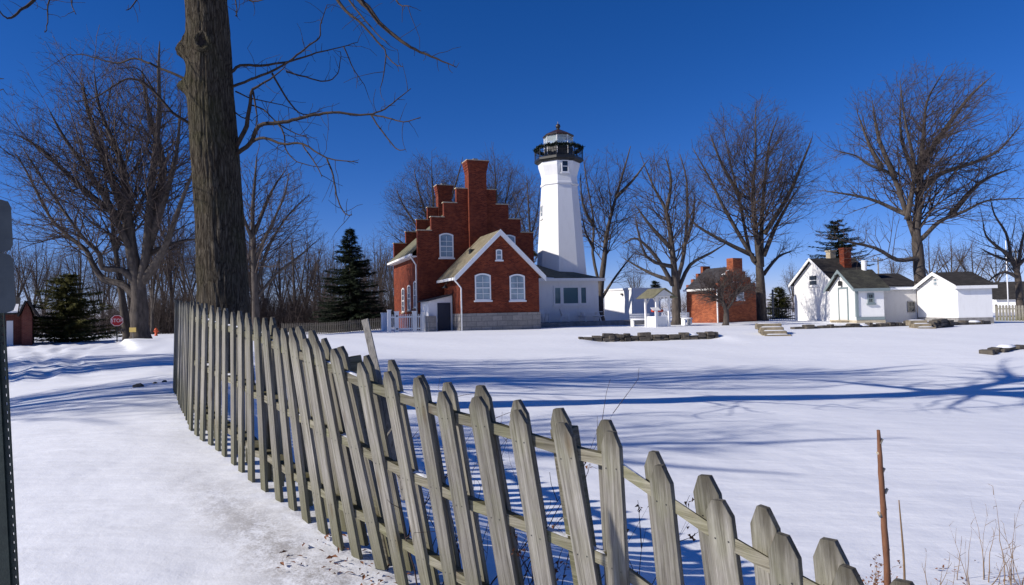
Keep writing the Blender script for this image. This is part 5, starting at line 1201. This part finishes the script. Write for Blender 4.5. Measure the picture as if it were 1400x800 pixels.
# ------------------------------------------------------------------ far right: house, poles
q = at(1364, 434, 88); q.z = gz(q.x, q.y); fr_ = thing('distant_garage', 'long dark-roofed building with white and red wall behind the board fence', 'garage', q, R(-25)); FR = Frame(q, R(-25))
w_ = 9.0; MB().box(0, w_, 0, 6, -.2, 1.7).build('wall', 'white_siding', fr_); mb = MB(); roof_slab(mb, (-.4, -.4, 1.65), (w_+.4, -.4, 1.65), (w_+.4, 3, 3.9), (-.4, 3, 3.9)); roof_slab(mb, (-.4, 6.4, 1.65), (w_+.4, 6.4, 1.65), (w_+.4, 3, 3.9), (-.4, 3, 3.9)); mb.build('roof', 'dark_shingles', fr_)
MB().box(3.2, 6, -.06, -.002, 0, 1.5).build('door', 'red_paint', fr_)
def pole(label, px, py, pyt, d, arm=True, mt='old_wood', name='utility_pole', r0=.13):
    q = at(px, py, d); q.z = gz(q.x, q.y); h = at(px, pyt, d).z-q.z; t = thing(name, label, 'pole', q, R(15)); MB().tube([(0, 0, -.2), (0, 0, h*.5), (0, 0, h)], [r0, r0*.9, r0*.7], 8).build('shaft', mt, t, True)
    if arm:
        MB().box(-.9, .9, -.06, .06, h-.4, h-.28).build('crossarm', mt, t)
        for x in (-.8, -.4, .4, .8): MB().lathe([(.04, h-.28), (.05, h-.16), (.03, h-.12)], 8, (x, 0)).build('insulator', 'concrete', t)
    return t
pole('wooden utility pole with crossarm at the right edge behind the shed', 1392, 430, 340, 75)
pole('slim wooden utility pole beside the evergreen bush', 1057.5, 440, 396, 64, False, r0=.12)
pole('tall thin white pole standing behind the crooked tree at right', 1379, 430, 328, 80, False, 'white_paint', 'white_pole', .07)
pole('utility pole showing above the white cottage roof', 1203, 430, 352, 95, True)

# ------------------------------------------------------------------ near left street-name sign post
p0 = at(14, 800, 2.0); p1 = at(-14, 262, 2.0); pb = p0+(p0-p1)*.75; pb.z -= 0
sg = thing('street_sign', 'dark perforated metal post with two sign blades seen from behind', 'sign', pb); ax_ = (p1-pb).normalized(); L_ = (p1-pb).length
sx = V((1, 0, 0)); sx = (sx-ax_*sx.dot(ax_)).normalized(); syv = ax_.cross(sx)
mb = MB(); Q = lambda s_, x, y: ax_*s_+sx*x+syv*y
def qbox(mb, s0, s1, x0, x1, y0, y1):
    mb.add([Q(s0, x0, y0), Q(s0, x1, y0), Q(s0, x1, y1), Q(s0, x0, y1), Q(s1, x0, y0), Q(s1, x1, y0), Q(s1, x1, y1), Q(s1, x0, y1)], [(0, 3, 2, 1), (4, 5, 6, 7), (0, 1, 5, 4), (1, 2, 6, 5), (2, 3, 7, 6), (3, 0, 4, 7)])
qbox(mb, -.3, L_, -.024, .008, -.01, 0); qbox(mb, -.3, L_, .0225, .026, -.005, 0.001); qbox(mb, -.3, L_, .008, .0165, -.005, .001)
s_ = -.3
while s_ < L_: qbox(mb, s_, s_+.017, .0165, .0225, -.0048, .0008); s_ += .0254
mb.build('post', 'post_green', sg)
bx2 = V((math.cos(R(32)), math.sin(R(32)), 0)); bx2 = (bx2-ax_*bx2.dot(ax_)).normalized(); by2 = ax_.cross(bx2)
def blade_(s0, s1, xr, yo):
    mb = MB(); pts = []; c = .022
    for x, z in ((-.5, s0), (xr-c, s0), (xr-.006, s0+.006), (xr, s0+c), (xr, s1-c), (xr-.006, s1-.006), (xr-c, s1), (-.5, s1)): pts.append(ax_*z+sx*xr+bx2*(x-xr)+syv*(yo-.015))
    mb.prism(pts, by2*.003); return mb.build('sign_blade', 'sign_metal', sg)
def srow(py): return ((at(7, py, 2.0)-pb).dot(ax_))
xr_ = lambda px, py: (at(px, py, 2.0)-pb).dot(sx)
blade_(srow(346.5), srow(276), xr_(27, 310), -.016); blade_(srow(428), srow(348), xr_(32, 390), -.020)

# ------------------------------------------------------------------ stick, stake, weeds, leaves
def stalk(name, label, cat, pts, rads, mt, jit=.05, grp=None):
    b = pts[0].copy(); b.z = gz(b.x, b.y)-.03; t = MB(); w = smooth_pts([p-b for p in pts], 4); k = len(w); t.tube(w, list(np.interp(np.linspace(0, 1, k), np.linspace(0, 1, len(rads)), rads)), 9, jit=jit)
    o = t.build(name, mt, None, True, False); o.location = b; tag(o, label, cat, grp); return o
d = 3.9
q = [at(x, y, d) for x, y in ((1214, 830), (1213, 780), (1209, 720), (1206, 670), (1203, 625), (1201, 588))]; cn = stalk('woody_stem', 'thick reddish brown cut stem standing upright in the snow at right', 'stem', q, [.021, .018, .0165, .0165, .0135, .009], 'cane_bark', .1)
for x, y, s_ in ((1205, 640, 1), (1204, 618, -1), (1207, 695, 1), (1205, 700, -1), (1211, 750, 1), (1202, 600, 1), (1209, 668, 1)):
    p = at(x+s_*4.5, y, d)-cn.location; e = at(x, y+6, d)-cn.location; mb = MB(); mb.tube([e, p], [.012, .007], 7); mb.build('bud_scar', 'tan_stone', cn, True, False)
d = 4.0; stalk('dry_stalk', 'thin grey dead stem right of the thick brown one', 'stem', [at(x, y, d) for x, y in ((1237, 815), (1236, 770), (1233, 730), (1229, 684))], [.007, .006, .005, .003], 'dry_stem')
d = 3.75; t0 = at(499, 437, d); t1 = at(527, 560, d-.2); t2 = t1+(t1-t0)*.9
w = MB(); di = (t2-t0).normalized(); w.beam(V((0, 0, 0)), t0-t2, .038, .014, (0, 1, 0)); o = w.build('wooden_stake', 'old_wood', None, bevel=.002); o.location = t2; tag(o, 'loose thin grey lath leaning up behind the picket fence', 'stake')
# dead weeds growing up through the fence
r = random.Random(12)
def weed(label, px, py, d, n, hgt, seed, lean=.25, mt='dark_stem', heads=False, grp=None):
    r = random.Random(seed); b = at(px, py, d); b.z = gz(b.x, b.y)-.02; t = thing('dead_weed', label, 'weed', b, 0, grp); segs = []; hd = MB()
    for _ in range(n):
        p = V((r.gauss(0, .08), r.gauss(0, .08), 0)); dr = (V((r.gauss(.1, lean), r.gauss(0, lean), 1))).normalized(); h = hgt*r.uniform(.5, 1.1); ra = r.uniform(.0022, .0048)
        for i in range(8):
            q = p+dr*h/8; segs.append((tuple(p), tuple(q), ra*(1-i/9), ra*(1-(i+1)/9))); dr = (dr+rvec(r)*.09).normalized(); p = q
            if i > 2 and r.random() < .45:
                c = (dr+rvec(r)*.6).normalized(); q2 = p+c*h*r.uniform(.06, .2); segs.append((tuple(p), tuple(q2), ra*.5, ra*.25)); segs.append((tuple(q2), tuple(q2+(c+rvec(r)*.4).normalized()*h*.06), ra*.3, ra*.2))
                if heads:
                    for _2 in range(5):
                        e = rvec(r)*.012+q2; s1 = rvec(r).normalized()*.011; s2 = rvec(r).normalized()*.014; hd.add([e-s1, e+s1, e+s2], [(0, 1, 2)])
    tubes_from(segs, 'stems', mt, t, 4)
    if hd.v: hd.build('seed_heads', 'dead_leaf', t, uv=False)
    return t
for i, (px, d, n, h, hd, lb) in enumerate(((548, 3.75, 6, 1.0, False, 'dark cane clump behind the fence beside the loose lath'), (612, 3.5, 8, .95, False, 'dark cane clump behind the fence left of the middle pickets'), (655, 3.35, 9, 1.1, False, 'tallest dark cane clump rising above the fence top'), (705, 3.3, 8, .85, False, 'dark tangled canes behind the middle of the fence'), (770, 3.1, 7, .85, True, 'dark canes with dry leaves behind the fence, right of the tangle'), (868, 2.75, 8, .8, True, 'dry weeds with brown seed heads behind the fence'), (930, 2.6, 5, .75, True, 'few dry weeds with seed heads at the lower fence end'))):
    weed(lb, px, 700, d, n, h, 20+i, .28, 'dark_stem', hd)
for i, (px, py, n, h, lb) in enumerate(((1362, 752, 9, .6, 'pale dry grass tuft with tall wisps at the right edge'), (1318, 758, 5, .45, 'small pale dry grass tuft left of the tall wisps'), (1290, 782, 9, .28, 'short brown weed tuft in the snow right of the stems'), (1398, 770, 9, .4, 'brown weed tuft cut by the right edge'), (1190, 790, 8, .26, 'short brown weeds at the foot of the thick stem'))):
    d = 1.75*FPX/(py-hor(px)); weed(lb, px, py, d, n, h, 50+i, .22, 'dry_stem', i == 4)
# fallen leaves and plant litter
mb = MB(); r = random.Random(8)
cand = []
for _ in range(260):
    i = r.randrange(27, 37); T, B = PK[i]; n = road_normal(i); tt = tangent(i); s_ = r.gauss(.02, .16); p = B+n*s_+tt*r.uniform(-.15, .15); cand.append((p.x, p.y))
for px, py in ((1190, 785), (1290, 780), (1310, 750), (1365, 745), (1240, 778), (1340, 770), (1390, 765)):
    for _ in range(9):
        d = 1.75*FPX/(py-hor(px)); p = at(px, py, d); cand.append((p.x+r.gauss(0, .11), p.y+r.gauss(0, .16)))
ca_ = np.array(cand); zc = gz_np(ca_[:, 0], ca_[:, 1])
for (x, y), z in zip(cand, zc):
    p = V((x, y, z+.014)); a = V((r.gauss(0, 1), r.gauss(0, 1), r.gauss(0, .3))).normalized(); b = V((-a.y, a.x, r.gauss(0, .4))).normalized(); l = r.uniform(.008, .024); w = l*r.uniform(.3, .6)
    mb.add([p-a*l, p-b*w+V((0, 0, .004)), p+a*l, p+b*w+V((0, 0, .006))], [(0, 1, 2), (0, 2, 3)])
tag(mb.build('leaf_litter', 'dead_leaf', None, uv=False), 'brown leaf litter scattered on snow along the fence foot', 'litter', kind='stuff')
q = at(188, 531, 9.5); 
for i, (px, py, s_, lb) in enumerate(((189, 531, .075, 'largest dark stone poking out of the snow bank left of the fence'), (212, 526, .035, 'small dark stone on the snow bank nearest the fence end'), (225, 524, .04, 'dark flat stone touching the fence end'))):
    rr_ = random.Random(i); d = 9.6+i*.15
    for it in range(12):
        b = at(px, py, d); dz = b.z-gz(b.x, b.y)
        if abs(dz) < .02: break
        d += dz*2.5
    b = at(px, py, d); b.z = gz(b.x, b.y); mb = MB(); prof = [(.05, -.05), (s_, -.02), (s_*.9, s_*.35), (s_*.5, s_*.6), (.02, s_*.62)]; mb.lathe(prof, 9); mb.v = [tuple(V(v_)+rvec(rr_)*s_*.1) for v_ in mb.v]
    o = mb.build('rock', 'rubble', None, uv=False); o.location = b; tag(o, lb, 'rock')
for o in protos: bpy.data.objects.remove(o)
